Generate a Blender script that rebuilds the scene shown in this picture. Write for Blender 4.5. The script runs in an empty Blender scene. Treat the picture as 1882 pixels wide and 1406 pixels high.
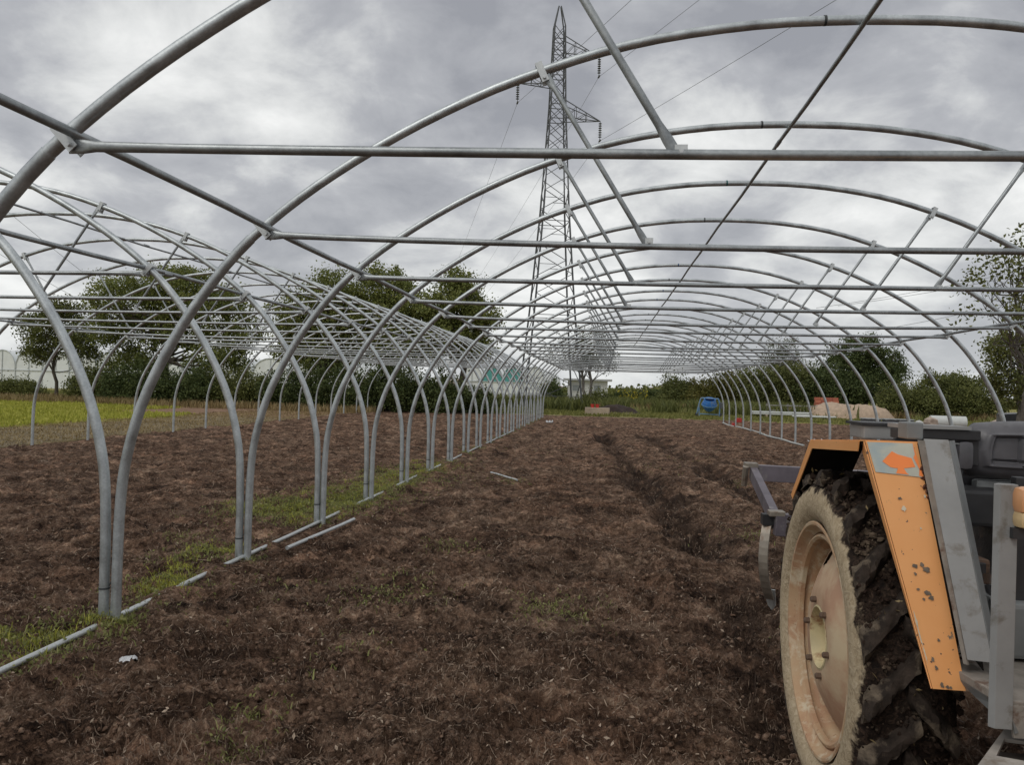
import bpy, bmesh, math, random
import numpy as np
from mathutils import Vector, Matrix
PI = math.pi
R = math.radians
scene = bpy.context.scene
COL = scene.collection
rng = np.random.default_rng(7)
random.seed(7)

# ------------------------------------------------------------------ camera
CAM = np.array([3.2054, 0.0, 1.6585]); YAW, PIT, ROLL, FPX, CX, CY = .1135, .004, .028, 1480., 941., 703.
def cam_axes():
    f = np.array([-math.sin(YAW)*math.cos(PIT), math.cos(YAW)*math.cos(PIT), math.sin(PIT)])
    r = np.array([math.cos(YAW), math.sin(YAW), 0.]); u = np.cross(r, f)
    return f, r*math.cos(ROLL)+u*math.sin(ROLL), -r*math.sin(ROLL)+u*math.cos(ROLL)
AF, AR, AU = cam_axes()
def at(px, py, Y):
    d = AF + AR*(px-CX)/FPX - AU*(py-CY)/FPX
    p = CAM + d*Y/d[1]
    return (float(p[0]), float(p[1]), float(p[2]))
def onz(px, py, Z=0.):
    d = AF + AR*(px-CX)/FPX - AU*(py-CY)/FPX
    p = CAM + d*(Z-CAM[2])/d[2]
    return (float(p[0]), float(p[1]), float(p[2]))
cd = bpy.data.cameras.new('camera'); cam = bpy.data.objects.new('camera', cd); COL.objects.link(cam)
cd.sensor_width = 36.; cd.lens = FPX/1882*36.; cd.clip_start = .05; cd.clip_end = 4000
M = Matrix.Identity(4)
for i in range(3):
    M[i][0] = AR[i]; M[i][1] = AU[i]; M[i][2] = -AF[i]; M[i][3] = CAM[i]
cam.matrix_world = M
scene.camera = cam

# ------------------------------------------------------------------ sky and light
SUN_EL, SUN_ROT = R(48), R(215)
world = bpy.data.worlds.new('World'); scene.world = world; world.use_nodes = True
nt = world.node_tree; nt.nodes.clear()
def WN(t, **k):
    n = nt.nodes.new(t)
    for a, b in k.items(): setattr(n, a, b)
    return n
out = WN('ShaderNodeOutputWorld')
sky = WN('ShaderNodeTexSky', sky_type='NISHITA', sun_disc=False, sun_elevation=SUN_EL, sun_rotation=SUN_ROT)
bg1 = WN('ShaderNodeBackground'); bg1.inputs[1].default_value = .05
nt.links.new(sky.outputs[0], bg1.inputs[0])
tc = WN('ShaderNodeTexCoord'); sep = WN('ShaderNodeSeparateXYZ'); nt.links.new(tc.outputs['Generated'], sep.inputs[0])
def wm(op, a, b=None, c=None):
    n = WN('ShaderNodeMath', operation=op)
    for i, v in enumerate((a, b, c)):
        if v is None: continue
        if isinstance(v, (int, float)): n.inputs[i].default_value = v
        else: nt.links.new(v, n.inputs[i])
    return n.outputs[0]
zc = wm('MAXIMUM', sep.outputs[2], 0.0)
den = wm('ADD', zc, .38)
cmb = WN('ShaderNodeCombineXYZ')
nt.links.new(wm('DIVIDE', sep.outputs[0], den), cmb.inputs[0]); nt.links.new(wm('DIVIDE', sep.outputs[1], den), cmb.inputs[1])
def wnoise(scale, detail, rough, off):
    mp = WN('ShaderNodeMapping'); mp.inputs['Location'].default_value = off
    nt.links.new(cmb.outputs[0], mp.inputs[0])
    n = WN('ShaderNodeTexNoise'); n.inputs['Scale'].default_value = scale; n.inputs['Detail'].default_value = detail
    n.inputs['Roughness'].default_value = rough; n.inputs['Distortion'].default_value = .25
    nt.links.new(mp.outputs[0], n.inputs[0]); return n.outputs[0]
n1 = wnoise(1.7, 3, .5, (3.4, 1.1, 0)); n2 = wnoise(4.6, 8, .6, (7.7, 2.2, 0))
v = wm('ADD', wm('MULTIPLY', n1, .66), wm('MULTIPLY', n2, .34))
rampc = WN('ShaderNodeValToRGB'); cr = rampc.color_ramp
cr.elements[0].position = .40; cr.elements[0].color = (.285, .295, .325, 1)
cr.elements[1].position = .615; cr.elements[1].color = (.82, .825, .815, 1)
e = cr.elements.new(.475); e.color = (.40, .41, .435, 1)
e = cr.elements.new(.54); e.color = (.62, .63, .63, 1)
nt.links.new(v, rampc.inputs[0])
hz = wm('POWER', wm('SUBTRACT', 1.0, zc), 9.0)
mix = WN('ShaderNodeMix', data_type='RGBA'); mix.inputs[7].default_value = (.74, .765, .76, 1)
nt.links.new(wm('MULTIPLY', hz, .5), mix.inputs[0]); nt.links.new(rampc.outputs[0], mix.inputs[6])
bg2 = WN('ShaderNodeBackground'); bg2.inputs[1].default_value = 1.07
nt.links.new(mix.outputs[2], bg2.inputs[0])
ad = WN('ShaderNodeAddShader'); nt.links.new(bg1.outputs[0], ad.inputs[0]); nt.links.new(bg2.outputs[0], ad.inputs[1])
ms = WN('ShaderNodeMixShader'); ms.inputs[0].default_value = .96
nt.links.new(bg1.outputs[0], ms.inputs[1]); nt.links.new(bg2.outputs[0], ms.inputs[2])
nt.links.new(ms.outputs[0], out.inputs[0])
sl = bpy.data.lights.new('sun', 'SUN'); sun = bpy.data.objects.new('sun', sl); COL.objects.link(sun)
sl.energy = .8; sl.angle = R(20); sl.color = (1, .96, .9)
sun.rotation_euler = (R(90)-SUN_EL, 0, PI-SUN_ROT)
scene.view_settings.view_transform = 'Standard'; scene.view_settings.look = 'None'
scene.view_settings.exposure = .14; scene.view_settings.gamma = 1.; scene.view_settings.use_curve_mapping = False

# ------------------------------------------------------------------ helpers
def tag(o, label=None, cat=None, group=None, kind=None):
    if label: o['label'] = label
    if cat: o['category'] = cat
    if group: o['group'] = group
    if kind: o['kind'] = kind
    return o
def empty(name, loc, rz=0., label=None, cat=None, group=None):
    o = bpy.data.objects.new(name, None); COL.objects.link(o); o.location = loc; o.rotation_euler = (0, 0, rz)
    o.empty_display_size = .2
    return tag(o, label, cat, group)
def link(name, me, mat=None, parent=None, loc=(0, 0, 0), rot=(0, 0, 0)):
    o = bpy.data.objects.new(name, me); COL.objects.link(o)
    if mat is not None and len(me.materials) == 0: me.materials.append(mat)
    o.location = loc; o.rotation_euler = rot
    if parent is not None: o.parent = parent
    return o
def copy_tree(o, parent=None):
    c = o.copy(); COL.objects.link(c)
    if parent is not None: c.parent = parent
    for ch in list(o.children): copy_tree(ch, c)
    return c
def smooth(me, on=True):
    me.polygons.foreach_set('use_smooth', [on]*len(me.polygons)); return me
def np_mesh(name, V, F, sm=False, mats=None):
    V = np.asarray(V, dtype=np.float32).reshape(-1, 3); F = np.asarray(F, dtype=np.int32)
    me = bpy.data.meshes.new(name); n, k = F.shape
    me.vertices.add(len(V)); me.vertices.foreach_set('co', V.ravel())
    me.loops.add(n*k); me.loops.foreach_set('vertex_index', F.ravel())
    me.polygons.add(n); me.polygons.foreach_set('loop_start', np.arange(0, n*k, k, dtype=np.int32))
    me.polygons.foreach_set('use_smooth', np.full(n, sm, dtype=bool))
    if mats is not None: me.polygons.foreach_set('material_index', np.asarray(mats, dtype=np.int32))
    me.update(calc_edges=True); return me
def tube_data(pts, rad, seg=10, flat=None, caps=True):
    """tube along points; rad a number or list; flat list scales the section's second axis"""
    P = [Vector(p) for p in pts]; n = len(P)
    rr = [rad]*n if isinstance(rad, (int, float)) else list(rad)
    fl = [1.]*n if flat is None else list(flat)
    T = []
    for i in range(n):
        a = P[max(0, i-1)]; b = P[min(n-1, i+1)]; t = (b-a); T.append(t.normalized() if t.length > 1e-9 else Vector((0, 0, 1)))
    up = Vector((0, 0, 1)) if abs(T[0].z) < .9 else Vector((0, 1, 0))
    N = T[0].cross(up).normalized(); V = []; F = []
    for i in range(n):
        if i: 
            N = (N - T[i]*N.dot(T[i])); N.normalize()
        B = T[i].cross(N)
        for k in range(seg):
            a = 2*PI*k/seg
            w = 1+(1-fl[i])*.6
            V.append(tuple(P[i] + N*math.cos(a)*rr[i]*fl[i] + B*math.sin(a)*rr[i]*w))
    for i in range(n-1):
        for k in range(seg):
            a = i*seg+k; b = i*seg+(k+1) % seg
            F.append((a, b, b+seg, a+seg))
    if caps:
        F.append(tuple(range(seg-1, -1, -1))); F.append(tuple(range((n-1)*seg, n*seg)))
    return V, F
class MB:
    def __init__(s): s.V = []; s.F = []
    def add(s, V, F):
        o = len(s.V); s.V += [tuple(v) for v in V]; s.F += [tuple(i+o for i in f) for f in F]; return s
    def tube(s, pts, rad, seg=10, flat=None, caps=True): return s.add(*tube_data(pts, rad, seg, flat, caps))
    def box(s, c, d, rot=None):
        c = Vector(c); V = []
        for x in (-1, 1):
            for y in (-1, 1):
                for z in (-1, 1):
                    p = Vector((x*d[0]/2, y*d[1]/2, z*d[2]/2))
                    if rot is not None: p = rot @ p
                    V.append(tuple(c+p))
        return s.add(V, [(0, 1, 3, 2), (4, 6, 7, 5), (0, 4, 5, 1), (2, 3, 7, 6), (0, 2, 6, 4), (1, 5, 7, 3)])
    def bar(s, a, b, w, h=None):
        a = Vector(a); b = Vector(b); d = b-a; L = d.length
        q = d.to_track_quat('Y', 'Z').to_matrix()
        return s.box((a+b)/2, (w, L, h or w), q)
    def lathe(s, prof, axis='X', seg=48, closed=False):
        """profile (along, radius) round the given axis"""
        n = len(prof); V = []
        for k in range(seg):
            a = 2*PI*k/seg; c, t = math.cos(a), math.sin(a)
            for (u, r) in prof:
                V.append((u, r*c, r*t) if axis == 'X' else ((r*c, r*t, u) if axis == 'Z' else (r*c, u, r*t)))
        F = []
        for k in range(seg):
            k2 = (k+1) % seg
            for i in range(n if closed else n-1):
                j = (i+1) % n
                F.append((k*n+i, k*n+j, k2*n+j, k2*n+i))
        return s.add(V, F)
    def sheet(s, quads, th=None):
        for q_ in quads: s.add(q_, [tuple(range(len(q_)))])
        return s
    def prism(s, poly, off):
        n = len(poly); o = Vector(off); a = [Vector(p) for p in poly]
        V = [tuple(p) for p in a]+[tuple(p+o) for p in a]
        F = [tuple(range(n-1, -1, -1)), tuple(range(n, 2*n))]+[(i, (i+1) % n, (i+1) % n+n, i+n) for i in range(n)]
        return s.add(V, F)
    def mesh(s, name, sm=False, bevel=0., fix=True):
        me = bpy.data.meshes.new(name); me.from_pydata(s.V, [], s.F); me.update()
        bm = bmesh.new(); bm.from_mesh(me)
        if bevel > 0:
            bmesh.ops.bevel(bm, geom=[e for e in bm.edges if e.is_manifold and e.calc_face_angle(0) > .5], offset=bevel, segments=2, affect='EDGES', profile=.6)
        if fix: bmesh.ops.recalc_face_normals(bm, faces=bm.faces[:])
        bm.to_mesh(me); bm.free()
        if sm:
            smooth(me)
            try: me.set_sharp_from_angle(angle=R(38))
            except Exception: pass
        return me
    def build(s, name, mat, parent=None, sm=False, bevel=0., loc=(0, 0, 0), rot=(0, 0, 0)):
        return link(name, s.mesh(name, sm, bevel), mat, parent, loc, rot)

# ---- numpy noise
_perm = np.random.default_rng(11).permutation(4096)
_gr = np.random.default_rng(12).uniform(0, 2*PI, 4096); _gx, _gy = np.cos(_gr), np.sin(_gr)
def perlin(x, y, seed=0):
    xi = np.floor(x).astype(np.int64); yi = np.floor(y).astype(np.int64); xf = x-xi; yf = y-yi
    u = xf*xf*xf*(xf*(xf*6-15)+10); w = yf*yf*yf*(yf*(yf*6-15)+10)
    def g(ix, iy, dx, dy):
        h = _perm[(_perm[(ix+seed*131) & 4095]+iy) & 4095]; return _gx[h]*dx+_gy[h]*dy
    a = g(xi, yi, xf, yf); b = g(xi+1, yi, xf-1, yf); c = g(xi, yi+1, xf, yf-1); d = g(xi+1, yi+1, xf-1, yf-1)
    return (a+(b-a)*u)+((c+(d-c)*u)-(a+(b-a)*u))*w
def fbm(x, y, f, octv, seed=0, gain=.5):
    s = 0; a = 1.
    for i in range(octv):
        s = s+a*perlin(x*f, y*f, seed+i); f *= 2.03; a *= gain
    return s
def sstep(a, b, x):
    t = np.clip((x-a)/(b-a), 0, 1); return t*t*(3-2*t)
def seg_dist(x, y, pts):
    d = np.full(np.shape(x), 1e9)
    for (ax, ay), (bx, by) in zip(pts[:-1], pts[1:]):
        vx, vy = bx-ax, by-ay; t = np.clip(((x-ax)*vx+(y-ay)*vy)/(vx*vx+vy*vy), 0, 1)
        d = np.minimum(d, np.hypot(x-ax-t*vx, y-ay-t*vy))
    return d
RUT_A = [(4.06, 3.9), (4.22, 5.3), (4.32, 6.8), (4.3, 8.6), (4.15, 10.7), (3.95, 14.3), (3.74, 18.3), (3.5, 23), (3.26, 28.6)]
RUT_B = [(5.85, 4.3), (5.8, 8.0), (5.74, 12), (5.44, 16.6), (5.09, 23.1), (4.9, 29.6)]
ROW_GAPS = [(4.97, .07), (5.75, .26), (6.55, .22), (7.66, .10), (10.1, .3), (12.1, .35), (14.4, .5), (16.4, .4), (19, .6), (22, .5)]
HOLES = [(3.26, 27.3, .34, 2.4, .34), (4.72, 28.6, .36, 1.5, .26), (5.15, 25.4, .36, 1.3, .26), (3.95, 14.9, .36, 1.6, .22), (4.25, 12.6, .4, .9, .15), (5.5, 17.3, .36, 1.4, .2), (3.0, 34, .4, .9, .16), (5.0, 7.4, .45, 1.3, .10), (4.45, 9.4, .4, 1.3, .09)]
def zone(x, y):
    """0..1 weights of soil, straw, red earth, green, kerb strip"""
    wob = fbm(x, y, .35, 3, 40)*.9
    left = -9.95+wob*.35
    end = 46.9+wob*.7+.0*x
    soil = sstep(-.25, .25, x-left)*sstep(-.4, .4, end-y)
    straw = (1-sstep(-.3, .3, x-left))*sstep(-.6, .6, x+14.6+wob*1.2-(y-22)*.03)
    red = (1-sstep(-.3, .3, x-left))*sstep(-1.5, 1.5, y-33+wob*2)*sstep(-2, 2, x+21)*sstep(-1, 1, 50-y)
    return soil, straw, red, wob
def rutness(x, y):
    da = seg_dist(x, y, RUT_A); db = seg_dist(x, y, RUT_B)
    m = fbm(x, y, .45, 2, 50)
    wv = .10*fbm(x, y, .9, 2, 55)
    ww = .19+.13*np.clip(fbm(x, y, 2.2, 3, 57)+.4, 0, 1)
    ra = np.exp(-((da+wv)/ww)**4)*np.clip(.75+m*1.3, 0, 1); rb = np.exp(-((db+wv)/ww)**4)*np.clip(.70+m*1.4, 0, 1)
    h = np.zeros(np.shape(x))
    for (hx, hy, a, b, dpt) in HOLES: h = np.maximum(h, np.exp(-(((x-hx)/a)**2+((y-hy)/b)**2)**1.5)*dpt)
    return np.maximum(ra, rb), h
def height(x, y):
    x = np.asarray(x, dtype=float); y = np.asarray(y, dtype=float)
    soil, straw, red, wob = zone(x, y)
    r, h = rutness(x, y)
    d = np.hypot(x-3.2, y)
    big = fbm(x, y, .22, 2, 1)*.05
    med = fbm(x, y, 1.3, 3, 5)
    wx = x+.07*fbm(x, y, 3., 2, 9); wy = y+.07*fbm(x, y, 3., 2, 14)
    cl = 1-np.abs(fbm(wx, wy, 5.5, 4, 20, .6))*1.7
    fine = fbm(wx, wy, 19., 4, 30, .72)
    tear = np.abs(fbm(wx, wy, 11., 3, 70, .6))
    lump = np.clip(fbm(wx, wy, 2.6, 3, 25, .5), -.3, .6)
    z = big*.8 + soil*(med*.055 + lump*.075 + (cl-.45)*.050*(.45+.7*np.clip(med+.6, 0, 1.6)) + fine*.024 - tear*.030)
    z = z+(1-soil)*(fbm(x, y, .8, 3, 60)*.03+fine*.006)
    z = z - r*soil*(.135 - .24*np.abs(fbm(x, y, 4.5, 4, 80, .6))) - h*(1.2-1.2*np.abs(fbm(x, y, 3.5, 4, 84, .6)))
    rimm = np.exp(-((seg_dist(x, y, RUT_A)-.47)/.15)**2)*.06+np.exp(-((seg_dist(x, y, RUT_B)-.47)/.15)**2)*.04
    z = z+soil*rimm*np.clip(.5+fbm(x, y, 1.2, 2, 90), 0, 1)
    # the leg row: flatter, with little heaps that cover the ground pipe here and there
    kr = np.exp(-(np.abs(x+.045)/.16)**4)*(y < 45); z = z*(1-kr*.75)
    for (gy, gw) in ROW_GAPS: z = z+np.exp(-((y-gy)/gw)**4)*np.exp(-((x+.045)/.11)**2)*.055
    z = z*sstep(600, 60, d)
    return z-.012

# ------------------------------------------------------------------ materials
def mat_new(name):
    m = bpy.data.materials.new(name); m.use_nodes = True; t = m.node_tree; b = t.nodes['Principled BSDF']; return m, t, b
def N(t, ty, **k):
    n = t.nodes.new(ty)
    for a, b in k.items():
        if a in ('Scale', 'Detail', 'Roughness', 'Distortion', 'Randomness', 'Strength', 'Distance'): n.inputs[a].default_value = b
        else: setattr(n, a, b)
    return n
def ramp(t, fac, stops):
    r = t.nodes.new('ShaderNodeValToRGB'); c = r.color_ramp
    while len(c.elements) < len(stops): c.elements.new(.5)
    for e_, (p, col) in zip(c.elements, stops):
        e_.position = p; e_.color = (*col, 1) if len(col) == 3 else col
    t.links.new(fac, r.inputs[0]); return r.outputs[0]
def g(v): return (v, v, v)
def mixc(t, fac, a, b, mode='MIX'):
    m = t.nodes.new('ShaderNodeMix'); m.data_type = 'RGBA'; m.blend_type = mode
    for i, v_ in ((0, fac), (6, a), (7, b)):
        if isinstance(v_, (int, float)): m.inputs[i].default_value = v_
        elif isinstance(v_, tuple): m.inputs[i].default_value = (*v_, 1)[:4]
        else: t.links.new(v_, m.inputs[i])
    return m.outputs[2]
def math_(t, op, a, b=0.):
    n = t.nodes.new('ShaderNodeMath'); n.operation = op
    for i, v_ in enumerate((a, b)):
        if isinstance(v_, (int, float)): n.inputs[i].default_value = v_
        else: t.links.new(v_, n.inputs[i])
    return n.outputs[0]
def noise(t, scale, detail=4, rough=.55, dist=0., coord='Object', vec=None, stretch=None):
    n = t.nodes.new('ShaderNodeTexNoise'); n.inputs['Scale'].default_value = scale; n.inputs['Detail'].default_value = detail
    n.inputs['Roughness'].default_value = rough; n.inputs['Distortion'].default_value = dist
    if vec is None:
        c = t.nodes.new('ShaderNodeTexCoord'); vec = c.outputs[coord]
    if stretch:
        mp = t.nodes.new('ShaderNodeMapping'); mp.inputs['Scale'].default_value = stretch; t.links.new(vec, mp.inputs[0]); vec = mp.outputs[0]
    t.links.new(vec, n.inputs[0]); return n.outputs[0]
def bump(t, b, h, strength=.3, dist=.01):
    n = t.nodes.new('ShaderNodeBump'); n.inputs['Strength'].default_value = strength; n.inputs['Distance'].default_value = dist
    t.links.new(h, n.inputs['Height']); t.links.new(n.outputs[0], b.inputs['Normal'])
def simple(name, col, rough=.6, metal=0., var=.2, scale=8., bmp=0., dirt=None, dirt_amt=.5, dscale=3., spec=.5):
    m, t, b = mat_new(name)
    n1_ = noise(t, scale, 5, .6)
    c = ramp(t, n1_, [(.3, tuple(x*(1-var) for x in col)), (.7, tuple(min(1, x*(1+var)) for x in col))])
    if dirt:
        n2_ = noise(t, dscale, 7, .65, .3)
        k = ramp(t, n2_, [(.62-dirt_amt*.25, g(0)), (.68-dirt_amt*.1, g(1))])
        c = mixc(t, k, c, dirt)
    t.links.new(c, b.inputs['Base Color']); b.inputs['Roughness'].default_value = rough; b.inputs['Metallic'].default_value = metal
    b.inputs['Specular IOR Level'].default_value = spec
    if bmp: bump(t, b, noise(t, scale*6, 4), bmp, .004)
    return m

def galv_mat(name, base=.42):
    m, t, b = mat_new(name)
    a = noise(t, 6., 5, .6); s = noise(t, 70., 2, .5); st = noise(t, 9., 3, .5, 0, 'Object', None, (1, 1, .12))
    f = math_(t, 'ADD', math_(t, 'MULTIPLY', a, .5), math_(t, 'ADD', math_(t, 'MULTIPLY', s, .2), math_(t, 'MULTIPLY', st, .3)))
    c = ramp(t, f, [(.36, (base*.62, base*.66, base*.68)), (.5, (base*.93, base*.99, base*1.01)), (.64, (base*1.27, base*1.34, base*1.36))])
    sc = ramp(t, noise(t, 13., 8, .75, .6), [(.66, g(0)), (.72, g(1))])
    c = mixc(t, math_(t, 'MULTIPLY', sc, .5), c, (.16, .14, .12))
    t.links.new(c, b.inputs['Base Color']); b.inputs['Metallic'].default_value = .82
    rr = ramp(t, a, [(.3, g(.38)), (.7, g(.58))]); t.links.new(rr, b.inputs['Roughness'])
    bump(t, b, s, .12, .002)
    return m
GALV = galv_mat('galvanized_steel', .52)
GALV2 = galv_mat('galvanized_steel_thin', .37)
ZINC = simple('zinc_plate', (.58, .60, .60), .4, .5, .12, 20)
DARKBAND = simple('dark_band', (.045, .05, .052), .7)
BLUEBAND = simple('blue_band', (.01, .05, .16), .5)
TEALBAND = simple('teal_band', (.01, .09, .09), .5)
STEELDARK = simple('dark_steel', (.10, .105, .11), .55, .3, .2, 3)
INSUL = simple('insulator_glass', (.05, .055, .06), .25, 0, .1)

# soil / ground material, colours by a painted zone attribute that belongs to the ground itself
def ground_mat():
    m, t, b = mat_new('ground_soil')
    at_ = t.nodes.new('ShaderNodeAttribute'); at_.attribute_name = 'zone'
    sp = t.nodes.new('ShaderNodeSeparateColor'); t.links.new(at_.outputs['Color'], sp.inputs[0])
    at2 = t.nodes.new('ShaderNodeAttribute'); at2.attribute_name = 'zone2'
    sp2 = t.nodes.new('ShaderNodeSeparateColor'); t.links.new(at2.outputs['Color'], sp2.inputs[0])
    a = noise(t, 2.2, 6, .6, .5); f = noise(t, 26., 8, .75, 1.2); ff = noise(t, 90., 5, .7, 2.)
    k = math_(t, 'ADD', math_(t, 'MULTIPLY', a, .3), math_(t, 'ADD', math_(t, 'MULTIPLY', f, .45), math_(t, 'MULTIPLY', ff, .25)))
    soil = ramp(t, k, [(.405, (.022, .012, .008)), (.462, (.125, .074, .050)), (.525, (.30, .19, .132)), (.587, (.55, .41, .305))])
    redp = ramp(t, noise(t, 1.1, 4, .6), [(.5, g(0)), (.7, g(1))])
    soil = mixc(t, math_(t, 'MULTIPLY', redp, .4), soil, mixc(t, 1., soil, (1.25, .90, .74), 'MULTIPLY'))
    tan = ramp(t, noise(t, .55, 5, .6), [(.45, g(0)), (.66, g(1))])
    soil = mixc(t, math_(t, 'MULTIPLY', tan, .3), soil, ramp(t, k, [(.42, (.11, .078, .056)), (.58, (.44, .34, .25))]))
    mm = noise(t, 6.5, 7, .68, .8); soil = mixc(t, 1., soil, ramp(t, mm, [(.36, (.30, .27, .25)), (.47, (.66, .64, .62)), (.54, (1., 1., 1.)), (.66, (1.45, 1.42, 1.38))]), 'MULTIPLY')
    m2 = noise(t, 1.6, 4, .6, .4); soil = mixc(t, 1., soil, ramp(t, m2, [(.38, (.66, .64, .62)), (.6, (1.15, 1.13, 1.1))]), 'MULTIPLY')
    # churned damp earth in the ruts
    soil = mixc(t, math_(t, 'MULTIPLY', sp2.outputs[0], .9), soil, ramp(t, k, [(.42, (.014, .009, .007)), (.60, (.10, .065, .048))]))
    straw = ramp(t, k, [(.40, (.13, .10, .065)), (.5, (.29, .235, .155)), (.60, (.44, .37, .26))])
    red = ramp(t, k, [(.38, (.18, .11, .07)), (.52, (.34, .22, .15)), (.66, (.46, .33, .24))])
    gn = noise(t, .9, 5, .6)
    green = ramp(t, math_(t, 'ADD', math_(t, 'MULTIPLY', gn, .6), math_(t, 'MULTIPLY', f, .4)), [(.36, (.17, .165, .035)), (.5, (.30, .30, .05)), (.62, (.48, .44, .11))])
    grey = ramp(t, k, [(.4, (.22, .21, .20)), (.6, (.40, .39, .38))])
    c = mixc(t, sp.outputs[2], (0., 0., 0.), green)
    c = mixc(t, sp.outputs[1], c, straw)
    c = mixc(t, sp2.outputs[1], c, red)
    c = mixc(t, sp.outputs[0], c, soil)
    c = mixc(t, sp2.outputs[2], c, grey)
    t.links.new(c, b.inputs['Base Color']); b.inputs['Roughness'].default_value = .95; b.inputs['Specular IOR Level'].default_value = .15
    bump(t, b, math_(t, 'ADD', f, math_(t, 'MULTIPLY', ff, .6)), 1., .045)
    return m
GROUND = ground_mat()

# ------------------------------------------------------------------ ground: one sheet to the horizon, finer where the camera stands
def build_ground():
    az = np.concatenate([np.linspace(R(-46), R(40), 620, endpoint=False), np.linspace(R(40), R(314), 70, endpoint=False)])
    rows = [1.0]
    while rows[-1] < 62: rows.append(rows[-1]*1.0056+.0006)
    while rows[-1] < 2600: rows.append(rows[-1]*1.09)
    rows = np.array(rows); A, D = np.meshgrid(az, rows)
    X = CAM[0]+D*np.sin(A); Y = D*np.cos(A)
    Z = height(X, Y)
    soil, straw, red, wob = zone(X, Y); r, h = rutness(X, Y)
    green = np.ones_like(X)
    strip = sstep(.25, .1, np.abs(Y-47.9-.02*(X-12)))*sstep(10.5, 11.5, X)*sstep(27, 26, X)
    endstraw = sstep(-.4, .4, Y-46.5)*sstep(2.2, .4, Y-46.9-fbm(X, Y, .3, 2, 3)*1.2)*sstep(12, 10, X)
    straw = np.clip(straw+endstraw*.8, 0, 1)
    # dry grass margins farther away
    straw = np.clip(straw+.42*sstep(47, 49, Y)+.4*sstep(.0, .4, fbm(X, Y, .25, 3, 33))*sstep(49, 58, Y)+.85*sstep(1.5, -1.5, X+Y*.62+5)*sstep(-3,3,X*-.9-Y*.62+3)*0, 0, 1)
    n = len(az); m_ = len(rows)
    V = np.stack([X, Y, Z], -1).reshape(-1, 3)
    idx = np.arange(n*m_).reshape(m_, n); nx = np.roll(idx, -1, axis=1)
    F = np.stack([idx[:-1], nx[:-1], nx[1:], idx[1:]], -1).reshape(-1, 4)[:, ::-1]
    V = np.vstack([V, [[CAM[0], 0, 0]]]); c0 = len(V)-1
    me = np_mesh('ground', V, F, True)
    for nm, (a, b_, c_) in {'zone': (soil, straw, green), 'zone2': (np.clip(r*1.0+h*8, 0, 1)*soil*np.clip(.95+fbm(X, Y, 5., 3, 88)*1.3, 0, 1), red, strip)}.items():
        ca = me.color_attributes.new(nm, 'FLOAT_COLOR', 'POINT')
        arr = np.zeros((len(V), 4), dtype=np.float32); arr[:, 3] = 1
        arr[:-1, 0] = a.ravel(); arr[:-1, 1] = b_.ravel(); arr[:-1, 2] = c_.ravel()
        ca.data.foreach_set('color', arr.ravel())
    # centre disc closes the hole under the camera
    o = link('ground', me, GROUND); tag(o, kind='structure')
    mb = MB(); seg = 40
    mb.add([(CAM[0], 0, -.02)]+[(CAM[0]+1.1*math.sin(2*PI*k/seg), 1.1*math.cos(2*PI*k/seg), -.02) for k in range(seg)], [(0, 1+(k+1) % seg, 1+k) for k in range(seg)])
    me2 = mb.mesh('soil'); ca = me2.color_attributes.new('zone', 'FLOAT_COLOR', 'POINT')
    for d_ in ca.data: d_.color = (1, 0, 1, 1)
    tag(link('soil_underfoot', me2, GROUND), kind='structure')
build_ground()
def hz_(x, y): return float(height(np.array([x]), np.array([y]))[0])

# ------------------------------------------------------------------ vegetation
def leaf_mat(name, c0, c1, c2, trans=.25):
    m, t, b = mat_new(name)
    gi = t.nodes.new('ShaderNodeNewGeometry')
    big = noise(t, .5, 3, .5)
    k = math_(t, 'ADD', math_(t, 'MULTIPLY', gi.outputs['Random Per Island'], .5), math_(t, 'MULTIPLY', big, .5))
    c = ramp(t, k, [(.2, c0), (.5, c1), (.8, c2)])
    t.links.new(c, b.inputs['Base Color']); b.inputs['Roughness'].default_value = .6; b.inputs['Specular IOR Level'].default_value = .25
    tr = t.nodes.new('ShaderNodeBsdfTranslucent'); t.links.new(c, tr.inputs[0])
    mx = t.nodes.new('ShaderNodeMixShader'); mx.inputs[0].default_value = trans
    o_ = [n for n in t.nodes if n.type == 'OUTPUT_MATERIAL'][0]
    t.links.new(b.outputs[0], mx.inputs[1]); t.links.new(tr.outputs[0], mx.inputs[2]); t.links.new(mx.outputs[0], o_.inputs[0])
    return m
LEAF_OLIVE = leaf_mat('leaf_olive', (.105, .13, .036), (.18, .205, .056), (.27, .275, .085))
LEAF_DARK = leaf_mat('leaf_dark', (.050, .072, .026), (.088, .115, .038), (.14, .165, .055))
LEAF_MID = leaf_mat('leaf_mid', (.085, .10, .032), (.14, .155, .048), (.21, .215, .068))
LEAF_YEL = leaf_mat('leaf_yellowish', (.07, .075, .02), (.13, .125, .03), (.21, .18, .05))
LEAF_GREY = leaf_mat('leaf_grey', (.09, .105, .06), (.15, .165, .10), (.22, .23, .16))
GRASS_G = leaf_mat('grass_green', (.24, .25, .04), (.40, .41, .065), (.58, .55, .14), .3)
GRASS_D = leaf_mat('grass_dull', (.12, .13, .035), (.20, .205, .06), (.32, .30, .11), .3)
WEED_G = leaf_mat('weed_green', (.14, .155, .055), (.24, .25, .08), (.36, .35, .15), .3)
DRYG = leaf_mat('dry_grass', (.15, .11, .045), (.29, .215, .10), (.44, .34, .18), .2)
FLOWER = leaf_mat('yellow_flower', (.35, .28, .02), (.5, .4, .03), (.6, .5, .05), .2)
BARK = simple('bark', (.085, .07, .055), .9, 0, .35, 6, .5)
BARKG = simple('bark_grey', (.17, .155, .135), .9, 0, .35, 6, .5)

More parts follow.
